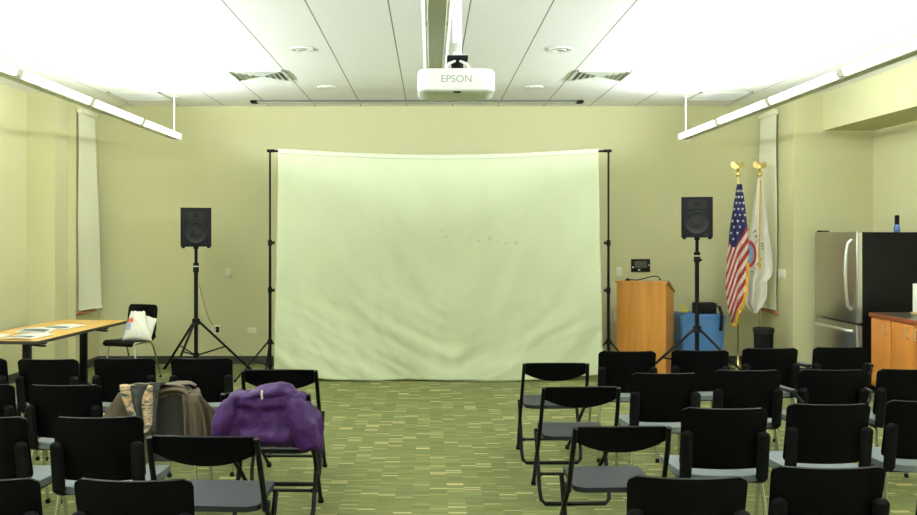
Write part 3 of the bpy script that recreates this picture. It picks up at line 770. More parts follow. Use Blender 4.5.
for px, py, r in ((489, 238, 2.0), (478, 240, 1.4), (515, 243, 1.9), (505, 243, 1.4), (497, 241, 1.1), (446, 236, 1.6), (441, 231, 1.2), (449, 242, 1.0)):
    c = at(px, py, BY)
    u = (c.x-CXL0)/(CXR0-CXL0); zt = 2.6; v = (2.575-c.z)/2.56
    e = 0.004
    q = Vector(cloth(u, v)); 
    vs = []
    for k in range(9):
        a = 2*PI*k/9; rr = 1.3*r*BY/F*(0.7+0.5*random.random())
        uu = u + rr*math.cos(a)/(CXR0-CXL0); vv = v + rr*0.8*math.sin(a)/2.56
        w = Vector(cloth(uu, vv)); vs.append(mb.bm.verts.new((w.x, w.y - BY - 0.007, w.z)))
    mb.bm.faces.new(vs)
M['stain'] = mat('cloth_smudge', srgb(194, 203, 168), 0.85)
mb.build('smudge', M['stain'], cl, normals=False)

# ------------------------------------------------------------------ loudspeakers on stands
def speaker_stand(X, Y, ztop, angs, label, hub=0.62, col=1.28, R=0.55):
    t = thing('speaker_stand', label, 'stand', (X, Y, 0), 0, 'tripod speaker stands')
    MB().tube([(0, 0, 0.14), (0, 0, col)], 0.0235, 14).build('lower_pole', M['blkmetal'], t)
    MB().tube([(0, 0, col-0.02), (0, 0, ztop)], 0.0185, 14).build('upper_pole', M['blkmetal'], t)
    c = MB().lathe([(0.027, -0.06), (0.034, -0.055), (0.034, 0.045), (0.028, 0.055)], (0, 0, col), 16).build('collar', M['mattblk'], t)
    MB().lathe([(0.035, -0.007), (0.0352, 0.007)], (0, 0, col+0.012), 16).build('ring', M['joint'], c)
    MB().tube([(0, -0.03, col-0.03), (0.03, -0.065, col-0.03)], 0.013, 8).build('knob', M['mattblk'], c)
    MB().lathe([(0.03, -0.04), (0.045, -0.03), (0.045, 0.03), (0.03, 0.04)], (0, 0, hub), 16).build('hub', M['mattblk'], t)
    MB().lathe([(0.03, -0.025), (0.036, -0.015), (0.036, 0.015), (0.03, 0.025)], (0, 0, 0.24), 16).build('lower_hub', M['mattblk'], t)
    for a in angs:
        a = math.radians(a); c_, s_ = math.cos(a), math.sin(a)
        lo = MB().tube([(c_*0.035, s_*0.035, hub), (c_*R, s_*R, 0.018)], 0.0145, 10).build('leg', M['blkmetal'], t)
        MB().tube([(c_*0.03, s_*0.03, 0.24), (c_*R*0.52, s_*R*0.52, hub*0.5+0.01)], 0.009, 8).build('strut', M['blkmetal'], lo)
        MB().tube([(c_*(R-0.05), s_*(R-0.05), 0.065), (c_*(R+0.012), s_*(R+0.012), 0.012)], 0.018, 10).build('foot_cap', M['mattblk'], lo)
    return t
def loudspeaker(X, Y, z0, label, w=0.345, h=0.465):
    t = thing('loudspeaker', label, 'speaker', (X, Y, z0), -math.atan2(X, Y), 'black loudspeakers on tripods')
    d = 0.30
    MB().prism([(-w/2, -d/2), (w/2, -d/2), (w/2, 0.02), (w*0.30, d/2), (-w*0.30, d/2), (-w/2, 0.02)], 2, 0.012, h).build('cabinet', M['mattblk'], t, smooth=False)
    # grille, woofer and horn
    mb = MB(); o_ = rrect(w-0.03, h-0.05, 0.015, 4, 0, h/2+0.008); mb.prism(o_, 1, -d/2-0.008, -d/2+0.002); mb.build('grille', M['grille'], t, smooth=False)
    r = rx_(PI/2)
    MB().lathe([(0.128, 0), (0.128, 0.006), (0.120, 0.010), (0.112, 0.004), (0.06, -0.004+0.006), (0.045, 0.004), (0.04, 0.010), (0.0, 0.014)], (0, -d/2-0.007, 0.175), 32, r).build('woofer', M['cone'], t)
    mb = MB(); mb.prism(rrect(0.20, 0.10, 0.03, 5, 0, 0.37), 1, -d/2-0.013, -d/2-0.006); mb.build('horn', M['cone'], t)
    MB().lathe([(0.032, 0), (0.03, 0.006), (0.0, 0.002)], (0, -d/2-0.012, 0.37), 16, r).build('tweeter', M['mattblk'], t)
    for sx in (-1, 1):
        for sy in (-1, 1):
            MB().box((sx*(w/2-0.03), sy*0.10 - 0.03, 0.004), (0.035, 0.035, 0.02), bev=0.005).build('foot', M['mattblk'], t)
    MB().box((0.10, -d/2-0.010, 0.045), (0.035, 0.004, 0.018)).build('badge', M['cone'], t, smooth=False)
    MB().lathe([(0.03, -0.015), (0.03, 0.0125)], (0, 0, 0.0), 14).build('pole_socket', M['blkmetal'], t)
    return t
LSX, LSY = xat(196, 10.0), 10.0
speaker_stand(LSX, LSY, 1.50, (20, 140, 260), 'black tripod stand holding the speaker left of the backdrop', hub=0.63, col=1.27, R=0.65)
loudspeaker(LSX, LSY, 1.49+0.012, 'black loudspeaker on the tripod left of the backdrop')
RSY = 9.30; RSX = xat(697, RSY)
speaker_stand(RSX, RSY, 1.606, (190, 311, 74), 'black tripod stand holding the speaker right of the lectern', hub=0.62, col=1.41, R=0.78)
loudspeaker(RSX, RSY, 1.598+0.012, 'black loudspeaker on the tripod right of the lectern', w=0.325, h=0.45)
pts = []
ca, cb_ = at(199, 284, 10.05), at(216, 329, 10.875)
for k in range(25):
    f = k/24; q = ca.lerp(cb_, f); q.z -= 0.10*math.sin(PI*f); pts.append(q)
tag(MB().tube(pts, 0.004, 6).build('power_cable', M['redcable']), 'thin rust-coloured cable from the left speaker stand to the wall outlet', 'cable')

# ------------------------------------------------------------------ lectern, mic, papers
LY = 9.98; lx = (xat(617, 9.98)+xat(663, 9.8))/2
LRZ = -math.radians(27)
lc = thing('lectern', 'tall wooden lectern with a slanted top right of the backdrop', 'lectern', (lx + 0.12, LY + 0.12, 0), LRZ)
w, d, hf, hb_ = 0.57, 0.46, 1.09, 0.985
MB().prism([(-w/2+0.0, 0.02), (w/2, 0.02), (w/2, hf), (-w/2, hf)], 1, -d/2, -d/2+0.02).build('front_panel', M['oakv'], lc, smooth=False)
for s in (-1, 1):
    MB().prism([(-d/2+0.021, 0.02), (d/2, 0.02), (d/2, hb_-0.02), (-d/2+0.021, hf-0.002)], 0, s*(w/2-0.02) - 0.0, s*w/2).build('side_panel', M['oakv'], lc, smooth=False)
MB().prism([(-d/2-0.02, hf), (-d/2-0.02, hf+0.022), (-d/2+0.08, hf+0.022), (d/2+0.02, hb_+0.0), (d/2+0.02, hb_-0.022), (-d/2+0.08, hf)], 0, -w/2-0.015, w/2+0.015).build('reading_top', M['oakv'], lc, smooth=False)
MB().box((0, 0.02, 0.5), (w-0.041, d-0.06, 0.018)).build('shelf', M['oakv'], lc, smooth=False)
MB().box((0, 0, 0.01), (w-0.02, d-0.02, 0.02)).build('plinth', M['base'], lc, smooth=False)
bpy.context.view_layer.update()
mw = Matrix.Translation(lc.location) @ rz_(LRZ)
mt = thing('microphone', 'black gooseneck microphone on top of the lectern', 'microphone', mw @ Vector((0, -d/2+0.05, hf+0.022)), LRZ)
MB().lathe([(0.028, 0), (0.028, 0.008), (0.016, 0.02), (0.008, 0.03)], (-0.17, 0, 0), 14).build('base', M['mattblk'], mt)
MB().tube([(-0.17, 0, 0.02), (-0.15, 0, 0.012), (-0.06, 0.005, 0.010), (0.02, 0.01, 0.028), (0.10, 0.01, 0.052), (0.155, 0.01, 0.060), (0.19, 0.01, 0.050), (0.205, 0.01, 0.026)], 0.006, 8).build('gooseneck', M['mattblk'], mt)
MB().tube([(0.205, 0.01, 0.03), (0.21, 0.01, 0.012)], 0.010, 10).build('capsule', M['mattblk'], mt)
sl = math.atan2(hb_-hf-0.022, d-0.06)
pp = thing('paper_sheet', 'sheet of white paper lying on the slanted lectern top', 'paper', mw @ Vector((w/2-0.10, 0.02, (hf+0.022 + (hb_-hf-0.022)*(d/2-0.06)/(d-0.06)) + 0.012)), LRZ)
def psf(u, v): 
    y = (v-0.5)*0.28
    return (( u-0.5)*0.22, y, y*math.tan(sl) + 0.006*u*u + 0.002)
MB().sheet(psf, 6, 6, 0.002).build('sheet', M['paper'], pp)

# ------------------------------------------------------------------ blue tote, mixer, cable
TX0, TX1, TY0, TY1 = 2.985, xat(727, 10.1), 10.12, 10.56
tx, ty = (TX0+TX1)/2, (TY0+TY1)/2; tw, td = TX1-TX0, TY1-TY0
bt_ = thing('storage_bin', 'tall blue plastic bin with a lid behind the right speaker stand', 'bin', (tx, ty, 0))
mb = MB()
rings = []
for z, k in ((0.0, 0.86), (0.01, 0.88), (0.60, 0.97), (0.60, 1.0), (0.645, 1.0), (0.66, 1.0)):
    rings.append([mb.bm.verts.new((x*k, y*k, z)) for x, y in rrect(tw, td, 0.04, 5)])
for a, b in zip(rings, rings[1:]):
    for j in range(len(a)): mb.bm.faces.new((a[j], a[(j+1) % len(a)], b[(j+1) % len(a)], b[j]))
mb.bm.faces.new(rings[0][::-1]); mb.bm.faces.new(rings[-1])
mb.build('tub', M['blue'], bt_)
mb = MB(); mb.prism(rrect(tw+0.025, td+0.025, 0.045, 5), 2, 0.662, 0.69); mb.prism(rrect(tw-0.06, td-0.06, 0.03, 5), 2, 0.69, 0.705)
mb.build('lid', M['blue'], bt_, ang=30)
for s in (-1, 1): MB().box((s*(tw/2+0.005), 0, 0.58), (0.02, 0.14, 0.03), bev=0.006).build('handle', M['blue'], bt_)
mx = thing('mixer_box', 'small black electronics box lying on the blue bin lid', 'device', (xat(704, 10.25), 10.24, 0.706))
MB().box((0, 0, 0.065), (0.25, 0.16, 0.13), bev=0.008).build('case', M['mattblk'], mx)
for k in range(4): MB().lathe([(0.009, 0), (0.008, 0.012)], (-0.08+0.05*k, -0.08, 0.075), 10, rx_(PI/2)).build('knob', M['cone'], mx)
def strapf(u, v):
    p = [(0.128, -0.02, 0.10), (0.148, -0.1, 0.09), (0.142, -0.205, 0.0), (0.132, -0.215, -0.12), (0.125, -0.212, -0.19)]
    f = v*4; i = min(int(f), 3); k = f-i
    q = Vector(p[i])*(1-k) + Vector(p[i+1])*k
    return q + Vector(((u-0.5)*0.04, 0, 0))
MB().sheet(strapf, 3, 16, 0.005).build('strap', M['mattblk'], mx)
yc = [(at(677, 314, 10.2).x + 0.0, 10.24, 0.717)]
pts = []
for k in range(60):
    f = k/59; a = f*PI*3.4
    pts.append((3.05 + 0.048*math.cos(a) + 0.01*f, 10.26 + 0.075*math.sin(a), 0.718 + 0.11*f**2*math.sin(min(1, f)*PI*0.75)*1.1))
tag(MB().tube(pts, 0.0095, 8).build('cable_coil', M['yellow']), 'yellow cable coiled on the blue bin lid beside the black box', 'cable')

# ------------------------------------------------------------------ flags
FY = 10.42
def pole_stand(px, label, ztop):
    X = xat(px, FY)
    t = thing('flag_pole', label, 'flagpole', (X, FY, 0), 0, 'brass flag poles in the corner')
    MB().lathe([(0.098, 0), (0.102, 0.012), (0.095, 0.03), (0.06, 0.045), (0.035, 0.07), (0.024, 0.12), (0.018, 0.17)], n=28).build('base', M['brass'], t)
    MB().tube([(0, 0, 0.1), (0, 0, ztop)], 0.0125, 12).build('pole', M['brass'], t)
    e = MB()
    e.lathe([(0.012, 0), (0.022, 0.01), (0.026, 0.03), (0.022, 0.048), (0.01, 0.058)], (0, 0, ztop), 14)
    fi = e.build('finial_ball', M['brass'], t)
    g = MB(); z = ztop + 0.115
    g.ell((0, 0, z), (0.022, 0.024, 0.048), n=10); g.ell((0, -0.012, z+0.055), (0.014, 0.018, 0.016), n=8); g.tube([(0, -0.028, z+0.055), (0, -0.042, z+0.045)], 0.005, 6, rs=[0.007, 0.001])
    for s in (-1, 1):
        def wf(u, v, s=s):
            x = s*(0.012 + 0.070*u); top = z + 0.03 + 0.045*math.sin(u*PI*0.75); bot = z - 0.01 - 0.02*u + 0.045*u*u
            return (x, 0.012*u, top + (bot-top)*v)
        g.sheet(wf, 6, 4, 0.006)
    g.prism([(-0.03, z-0.085), (0.03, z-0.085), (0.012, z-0.03), (-0.012, z-0.03)], 1, -0.006, 0.006)
    g.build('eagle', M['brass'], fi)
    return X
def interp(rows, py):
    if py <= rows[0][0]: return rows[0][1:]
    for a, b in zip(rows, rows[1:]):
        if a[0] <= py <= b[0]:
            k = (py-a[0])/(b[0]-a[0]); return tuple(p+(q-p)*k for p, q in zip(a[1:], b[1:]))
    return rows[-1][1:]
pole_stand(738, 'brass eagle-topped pole carrying the red, white and blue flag', 2.36)
pole_stand(760, 'brass eagle-topped pole carrying the white flag', 2.36)
# striped flag
rows = [(184, 737, 742), (205, 733.5, 745), (230, 729.5, 748), (260, 727, 749.5), (285, 726, 748.5), (300, 727, 746), (312, 729, 741), (326, 732, 736.5)]
fl = thing('flag', 'red, white and blue flag hanging furled on its pole beside the white one', 'flag', (xat(738, FY), FY, 0), 0, 'indoor flags')
f0 = Vector(fl.location)
def flagf(rows, top, bot, nf, amp, ph, front=0.030):
    def fn(u, v):
        py = top + (bot-top)*v; l, r = interp(rows, py)
        dy = front*min(1, 0.7 + 1.5*v) + amp*(0.5+0.5*math.sin(u*nf*2*PI + ph + v*1.5))*min(1, 0.25+v*1.6)
        p = at(l+(r-l)*u, py, FY - dy)
        return p - f0
    return fn
usf = flagf(rows, 184, 326, 2.3, 0.07, 0.6, 0.115)
def usm(u, v):
    py = 184 + 142*v; l, r = interp(rows, py); px = l+(r-l)*u
    lim = 247 - max(0, (px-736))*1.9 - max(0, 731.5-px)*2
    if py < lim: return 2
    dx = px - 737.5
    c = py + (1.5 if dx > 0 else 3.0)*dx
    return 0 if (c/12.6 - math.floor(c/12.6)) < 0.5 else 1
mb = MB().sheet(usf, 60, 200, 0.004, usm); k = 0
for j, py in enumerate(range(191, 244, 6)):
    l, r = interp(rows, py)
    for i in range(3):
        px = l + (r-l)*((i + (0.25 if j % 2 else 0.65))/3)
        if px > 736 + (247-4-py)/1.9: continue
        cu, cv = (px-l)/(r-l), (py-184)/142
        vs = []
        for q in range(10):
            a = PI/2 + q*PI/5; rr = 1.75 if q % 2 == 0 else 0.8
            ppx, ppy = px + rr*math.cos(a)*0.85, py - rr*math.sin(a)
            l2, r2 = interp(rows, ppy); w_ = usf(min(0.995, max(0.005, (ppx-l2)/(r2-l2))), max(0, (ppy-184)/142)); vs.append(mb.bm.verts.new((w_.x, w_.y-0.008, w_.z)))
        mb.bm.faces.new(vs).material_index = 1
mb.build('cloth', [M['flagred'], M['flagwhite'], M['flagblue']], fl, ang=180, normals=False)
# gold fringe on the lower right edge
def fringe(u, v):
    t_ = v
    pxs = [(748, 262), (747.5, 276), (746.5, 292), (743, 305), (738, 314), (735, 327), (732, 323)]
    f = t_*(len(pxs)-1); i = min(int(f), len(pxs)-2); kk = f-i
    a = Vector(pxs[i]).lerp(Vector(pxs[i+1]), kk)
    q = at(a.x + (u-0.5)*2.6, a.y + (u-0.5)*1.5, FY-0.195)
    q.y += 0.004*math.sin(v*160)
    return q - f0
MB().sheet(fringe, 3, 90, 0.006).build('fringe', M['gold'], fl)
# white flag with its round seal
rows2 = [(178, 758, 762.5), (200, 755, 764), (225, 751, 767.5), (250, 747.5, 771), (270, 746, 773), (277, 745.5, 771), (281, 745.5, 767), (298, 745, 767), (303, 745, 764), (313, 753, 757)]
fw = thing('flag', 'white flag with a round red and blue seal in the corner', 'flag', (xat(760, FY), FY, 0), 0, 'indoor flags')
f0 = Vector(fw.location)
wff = flagf(rows2, 178, 313, 1.6, 0.075, 2.6)
MB().sheet(wff, 50, 140, 0.004).build('cloth', M['flagwhite'], fw, ang=180)
def onw(px, py, lift=0.007):
    l, r = interp(rows2, py); w_ = wff(min(0.99, max(0.01, (px-l)/(r-l))), min(1, max(0, (py-178)/135))); return Vector((w_.x, w_.y-lift, w_.z))
def patch(name, poly_fn, nu, nv, m):
    mb = MB()
    P_ = [[mb.bm.verts.new(onw(*poly_fn(i/nu, j/nv))) for i in range(nu+1)] for j in range(nv+1)]
    for j in range(nv):
        for i in range(nu): mb.bm.faces.new((P_[j][i], P_[j+1][i], P_[j+1][i+1], P_[j][i+1]))
    return mb.build(name, m, fw, normals=False)
CX, CY = 749.5, 254
def disc(u, v): a = -PI/2 + PI*v; return (CX - 1.5 + (4.8*math.cos(a)+0.6)*u, CY + 10*math.sin(a))
def ring(u, v): a = -PI/2*0.98 + PI*0.98*v; r = 5.6 + 2.3*u; return (CX - 1.2 + r*math.cos(a), CY + r*1.85*math.sin(a)*0.95)
patch('seal_center', disc, 8, 16, M['sealblue']); patch('seal_ring', ring, 3, 24, M['sealred'])
def yel(u, v): return (758 + 3.2*u - v*1.0 + 0.8*math.sin(v*9), 259 + 11*v - 2*u)
patch('seal_sunburst', yel, 4, 6, M['sealyel'])
def edgew(u, v): return (759.2 + 1.6*u - 1.2*v, 180 + 78*v)
patch('fringe', edgew, 2, 40, M['gold'])
def letter(ch, px, py, size, rot):
    me = text_mesh(ch, size*1.2, 0.0, 0.018)
    for vtx in me.vertices:
        x, y = vtx.co.x, vtx.co.y
        c_, s_ = math.cos(rot), math.sin(rot)
        X2, Y2 = x*c_ - y*s_, x*s_ + y*c_
        vtx.co = onw(px + X2, py - Y2, 0.010)
    o = bpy.data.objects.new('lettering', me); C.objects.link(o); o.parent = fw; me.materials.append(M['ink'])
for ch, px, py, rot in (('P', 754.2, 232, -0.5), ('A', 755.8, 236.5, -0.7), ('L', 757.6, 241, -0.9), ('H', 761.6, 245, -1.45), ('I', 761.9, 249, -1.55), ('L', 758.5, 264.5, -2.1), ('I', 755, 268.5, -2.4), ('C', 752, 272.5, -2.6)):
    letter(ch, px, py, 4.6, rot)

# ------------------------------------------------------------------ waste bin
tb = thing('waste_bin', 'small black waste bin standing below the white flag', 'bin', (xat(763.5, 10.08), 10.08, 0))
MB().lathe([(0.095, 0), (0.10, 0.01), (0.112, 0.53), (0.108, 0.53), (0.10, 0.04), (0.0, 0.03)], n=28).build('body', M['mattblk'], tb)
MB().lathe([(0.113, 0.49), (0.119, 0.495), (0.120, 0.545), (0.110, 0.552), (0.107, 0.49)], n=28).build('rim', M['cone'], tb)

# ------------------------------------------------------------------ refrigerator
FX0, FX1, FYa, FYb, FH = 4.45, 5.17, 8.87, 9.83, 1.685
fr = thing('refrigerator', 'stainless steel refrigerator with black sides in the alcove', 'refrigerator', (FX0, (FYa+FYb)/2, 0))
hw = (FYb-FYa)/2
MB().box(((FX1-FX0)/2+0.035, 0, FH/2+0.01), (FX1-FX0-0.07, 2*hw-0.01, FH-0.03), bev=0.006).build('cabinet', M['fridge'], fr)
def fdoor(z0, z1):
    return MB().box((0.032, 0, (z0+z1)/2), (0.06, 2*hw, z1-z0), bev=0.010, seg=3)
du = fdoor(0.725, FH).build('upper_door', M['steel'], fr)
dl = fdoor(0.08, 0.705).build('freezer_drawer', M['steel'], fr)
for o_, z0, z1 in ((du, 0.735, FH-0.01), (dl, 0.09, 0.695)):
    MB().box((0.036, -hw-0.001, (z0+z1)/2), (0.045, 0.004, z1-z0)).build('lit_edge', M['steel_l'], o_, smooth=False)  # paler strip: light on the near door edge put into its colour
MB().tube([(0.0, -hw+0.10, 0.86), (-0.045, -hw+0.10, 0.90), (-0.062, -hw+0.10, 1.05), (-0.068, -hw+0.10, 1.25), (-0.06, -hw+0.10, 1.45), (-0.042, -hw+0.10, 1.56), (0.0, -hw+0.10, 1.60)], 0.017, 12).build('handle', M['steel_l'], du)
MB().tube([(0.0, hw-0.08, 0.635), (-0.045, hw-0.11, 0.64), (-0.065, 0.1, 0.645), (-0.065, -0.15, 0.645), (-0.045, -hw+0.11, 0.64), (0.0, -hw+0.08, 0.635)], 0.017, 12).build('handle', M['steel_l'], dl)
MB().box((0.05, hw-0.10, FH+0.006), (0.09, 0.12, 0.02), bev=0.005).build('hinge_cover', M['mattblk'], fr)
MB().box((0.09, 0, 0.04), (0.05, 2*hw-0.06, 0.06)).build('kick_grille', M['mattblk'], fr, smooth=False)
for sy in (-1, 1):
    for x_ in (0.12, 0.62): MB().lathe([(0.022, 0), (0.022, 0.03)], (x_, sy*(hw-0.08), 0), 12).build('foot', M['mattblk'], fr)
bo = thing('bottle', 'dark blue bottle standing on top of the refrigerator', 'bottle', (xat(897, 9.1), 9.1, FH - 0.004))
MB().lathe([(0.030, 0), (0.032, 0.005), (0.032, 0.055), (0.028, 0.07), (0.024, 0.078)], n=20).build('body', M['lblue'], bo)
MB().lathe([(0.024, 0.075), (0.024, 0.175), (0.018, 0.182)], n=20).build('cap', M['mattblk'], bo)

# ------------------------------------------------------------------ cabinets, worktop, towels
KX = 4.46; KT = 0.865
def base_cabinet(y0, y1, doors, label):
    t = thing('base_cabinet', label, 'cabinet', (KX, (y0+y1)/2, 0), 0, 'wooden base cabinets in the alcove')
    L = y1-y0
    MB().box((0.36, 0, (0.13+KT-0.045)/2), (0.68, L-0.004, KT-0.045-0.13)).build('carcass', M['maple'], t, smooth=False)
    MB().box((0.38, 0, 0.066), (0.60, L-0.006, 0.13)).build('toe_kick', M['mattblk'], t, smooth=False)
    for a, b, hy in doors:
        a -= (y0+y1)/2; b -= (y0+y1)/2; hy -= (y0+y1)/2
        dr = MB().box((0.009, (a+b)/2, (0.135+KT-0.05)/2), (0.02, abs(b-a), KT-0.05-0.135), bev=0.002).build('door', M['maple'], t)
        MB().tube([(0.0, hy, 0.68), (-0.026, hy, 0.69), (-0.026, hy, 0.775), (0.0, hy, 0.785)], 0.006, 8).build('handle', M['steel_l'], dr)
    return t
base_cabinet(8.225, 8.60, [(8.235, 8.59, 8.30)], 'narrow wooden base cabinet next to the refrigerator')
base_cabinet(7.40, 8.223, [(7.835, 8.213, 7.92), (7.41, 7.828, 7.77)], 'double-door wooden base cabinet at the right picture edge')
wt = thing('worktop', 'dark countertop with a reddish wood edge on the cabinets', 'countertop', (KX, 8.0, KT))
MB().box((0.36, 0, -0.020), (0.70, 1.22, 0.038)).build('slab', M['counter'], wt, smooth=False)
mb = MB(); mb.box((0.0, 0, -0.020), (0.024, 1.24, 0.042), bev=0.004); mb.box((0.36, 0.616, -0.020), (0.70, 0.02, 0.042), bev=0.004)
mb.build('edge_band', M['counter_edge'], wt)
th = thing('towel_holder', 'upright wooden holder for paper towels on the countertop', 'holder', (4.86, 8.42, KT))
MB().lathe([(0.085, 0), (0.088, 0.004), (0.088, 0.016), (0.08, 0.02)], n=28).build('base', M['tan'], th)
MB().lathe([(0.010, 0.015), (0.010, 0.315), (0.018, 0.32), (0.018, 0.335), (0.008, 0.345)], n=14).build('rod', M['tan'], th)
rl = thing('paper_towel_roll', 'white paper towel roll on the wooden holder', 'paper towel', (4.86, 8.42, KT+0.021))
mb = MB()
n = 32
prof = [(0.022, 0.0), (0.068, 0.0), (0.069, 0.003), (0.069, 0.277), (0.068, 0.28), (0.022, 0.28)]
rings = [[mb.bm.verts.new((r*math.cos(2*PI*j/n), r*math.sin(2*PI*j/n), z)) for j in range(n)] for r, z in prof]
for a, b in zip(rings, rings[1:] + rings[:1]):
    for j in range(n): mb.bm.faces.new((a[j], a[(j+1) % n], b[(j+1) % n], b[j]))
mb.build('roll', M['towel'], rl)

# ------------------------------------------------------------------ table with newspapers, side chair with bag
TZ = 0.74
tb = thing('folding_table', 'long light oak flip-top table against the left wall', 'table', (-3.67, 8.22, 0), -math.radians(4.6))
mb = MB(); mb.prism(rrect(0.75, 1.80, 0.06, 6), 2, TZ-0.028, TZ-0.0005); mb.build('tabletop', M['oak'], tb, smooth=False)
def ring_edge():
    mb = MB(); o_ = rrect(0.75, 1.80, 0.06, 6); n = len(o_)
    A = [[mb.bm.verts.new((x*k1, y*k2, z)) for x, y in o_] for k1, k2, z in ((1.001, 1.001, TZ-0.002), (1.006, 1.003, TZ-0.004), (1.006, 1.003, TZ-0.027), (1.0, 1.0, TZ-0.030))]
    for a, b in zip(A, A[1:]):
        for j in range(n): mb.bm.faces.new((a[j], a[(j+1) % n], b[(j+1) % n], b[j]))
    return mb
ring_edge().build('edge_band', M['base'], tb)
for y0 in (-0.60, 0.60):
    xo = 0.11 if y0 < 0 else 0.03
    lg = MB().box((xo, y0, 0.37), (0.07, 0.05, 0.66), bev=0.008).build('leg', M['blkmetal'], tb)
    MB().box((0.03, y0, 0.69), (0.50, 0.07, 0.035), bev=0.005).build('support_arm', M['blkmetal'], lg)
    MB().prism([(-0.28, 0.02), (-0.27, 0.05), (-0.02, 0.12), (0.08, 0.12), (0.33, 0.05), (0.34, 0.02)], 1, y0-0.03, y0+0.03).build('foot', M['blkmetal'], lg)
    MB().tube([(0.16, y0-0.02, 0.67), (0.25, y0-0.02, 0.66), (0.30, y0-0.03, 0.662)], 0.009, 8).build('release_lever', M['mattblk'], lg)
npp = [(-3.92, 7.52, 0.12, 'newspaper nearest the wall on the table'), (-3.57, 7.55, -0.10, 'newspaper at the near end of the table, left of centre'), (-3.68, 7.94, 0.15, 'newspaper with dark printing lying in the middle of the spread'), (-3.60, 8.34, -0.1, 'white newspaper farthest along the table edge')]
npz = [0.0, 0.0, 0.0, 0.0]
for i, (X, Y, a, lab) in enumerate(npp):
    t = thing('newspaper', 'folded ' + lab if 'white' not in lab else lab, 'newspaper', (X, Y, TZ + 0.001), a, 'newspapers spread on the table')
    def nf_(u, v, i=i):
        return ((u-0.5)*0.28, (v-0.5)*0.34, 0.002 + 0.018*math.sin(PI*u)*abs(math.sin(3*v+i)) * 0.6 + 0.012*(1-u)*(i == 2) + 0.006*abs(noise.noise(Vector((u*3, v*3, i)))))
    MB().sheet(nf_, 10, 12, 0.010).build('sheets', M['paper'], t)
    def pr(u, v, i=i):
        q = nf_(0.1 + 0.8*u, 0.06 + 0.22*v) if i != 2 else nf_(0.1+0.8*u, 0.05+0.6*v); return (q[0], q[1], q[2] + 0.0118)
    MB().sheet(pr, 8, 8, 0.0).build('printed_block', M['print'], t)

sc_ = thing('side_chair', 'black bent-shell chair with chrome legs holding the white bag', 'chair', (-3.395, 9.65, 0), -math.radians(17))
# local front is -Y
def shell(u, v):
    a = (u-0.5)*2
    pr = [(-0.215, 0.415), (-0.225, 0.445), (-0.19, 0.462), (0.0, 0.448), (0.14, 0.445), (0.19, 0.475), (0.215, 0.56), (0.235, 0.70), (0.255, 0.845)]
    f = v*(len(pr)-1); i = min(int(f), len(pr)-2); k = f-i
    y = pr[i][0]+(pr[i+1][0]-pr[i][0])*k; z = pr[i][1]+(pr[i+1][1]-pr[i][1])*k
    e = 0.025*max(0, 1-(1-v)*22)**2 + 0.02*max(0, 1-v*16)
    x = a*(0.195-e)
    if z > 0.5: y -= 0.02*a*a
    return (x, y, z)
MB().sheet(shell, 14, 40, 0.014).build('seat_shell', M['black'], sc_)
for s in (-1, 1):
    for y0, y1 in ((-0.15, -0.20), (0.13, 0.29)):
        l = MB().tube([(s*0.15, 0.0, 0.432), (s*0.172, y0, 0.428), (s*0.180, y0+(y1-y0)*0.25, 0.36), (s*0.19, y1, 0.01)], 0.0095, 8).build('leg', M['chrome'], sc_)
        MB().lathe([(0.013, 0), (0.014, 0.014), (0.010, 0.026)], (s*0.19, y1, 0), 10).build('foot_cap', M['mattblk'], l)
bg = thing('tote_bag', 'white plastic bag with red and blue print slumped on the side chair', 'bag', at(137, 340, 9.58))
b0 = Vector(bg.location)
def pillow(mb, bl, br, tr, tl, puff, seed, n=18):
    nrm = ((br-bl).cross(tl-bl)).normalized()
    for sg in (1, -1):
        def fn(u, v):
            p = bl.lerp(br, u).lerp(tl.lerp(tr, u), v)
            e = (max(0, 16*u*(1-u)*v*(1-v)))**0.42
            p = p + nrm*sg*(puff*e + 0.012*e*noise.noise(Vector((u*3.2, v*3.2, seed+sg))) + 0.006*e*noise.noise(Vector((u*8, v*8, seed+sg))))
            edge = 0.012*noise.noise(Vector((u*5, v*5, seed)))
            p.z += edge*(1 if v > 0.5 else 0)
            return p - b0
        mb.sheet(fn, n, n)
    bmesh.ops.remove_doubles(mb.bm, verts=mb.bm.verts, dist=0.0004)
FR = (at(122, 340.5, 9.54), at(152, 340.5, 9.57), at(145, 311.5, 9.76), at(131, 311, 9.72))
mb = MB(); pillow(mb, *FR, 0.062, 1.0)
pillow(mb, at(141, 339, 9.66), at(151.5, 337, 9.68), at(157, 319, 9.76), at(141, 314, 9.78), 0.035, 5.0, 12)
bgo = mb.build('bag_body', M['bag'], bg, ang=70)
def bagdecal(u0, u1, v0, v1, m, name):
    bl, br, tr, tl = FR; nrm = ((br-bl).cross(tl-bl)).normalized()
    if nrm.y > 0: nrm = -nrm
    mb = MB()
    from mathutils.bvhtree import BVHTree
    bv = BVHTree.FromPolygons([v.co.copy() for v in bgo.data.vertices], [tuple(p.vertices) for p in bgo.data.polygons])
    n = 8; g = {}
    for i in range(n+1):
        for j in range(n+1):
            u = u0 + (u1-u0)*i/n + 0.015*math.sin(j*2.1); v = v0 + (v1-v0)*j/n + 0.012*math.sin(i*1.7)
            p = bl.lerp(br, u).lerp(tl.lerp(tr, u), v) - b0
            h = bv.ray_cast(p + nrm*0.5, -nrm)
            g[i, j] = mb.bm.verts.new(h[0] + nrm*0.004)
    for i in range(n):
        for j in range(n): mb.bm.faces.new((g[i, j], g[i+1, j], g[i+1, j+1], g[i, j+1]))
    mb.build(name, m, bgo, normals=False)
bagdecal(0.05, 0.33, 0.56, 0.70, M['bagred'], 'red_print'); bagdecal(0.07, 0.25, 0.30, 0.54, M['bagblue'], 'blue_print')

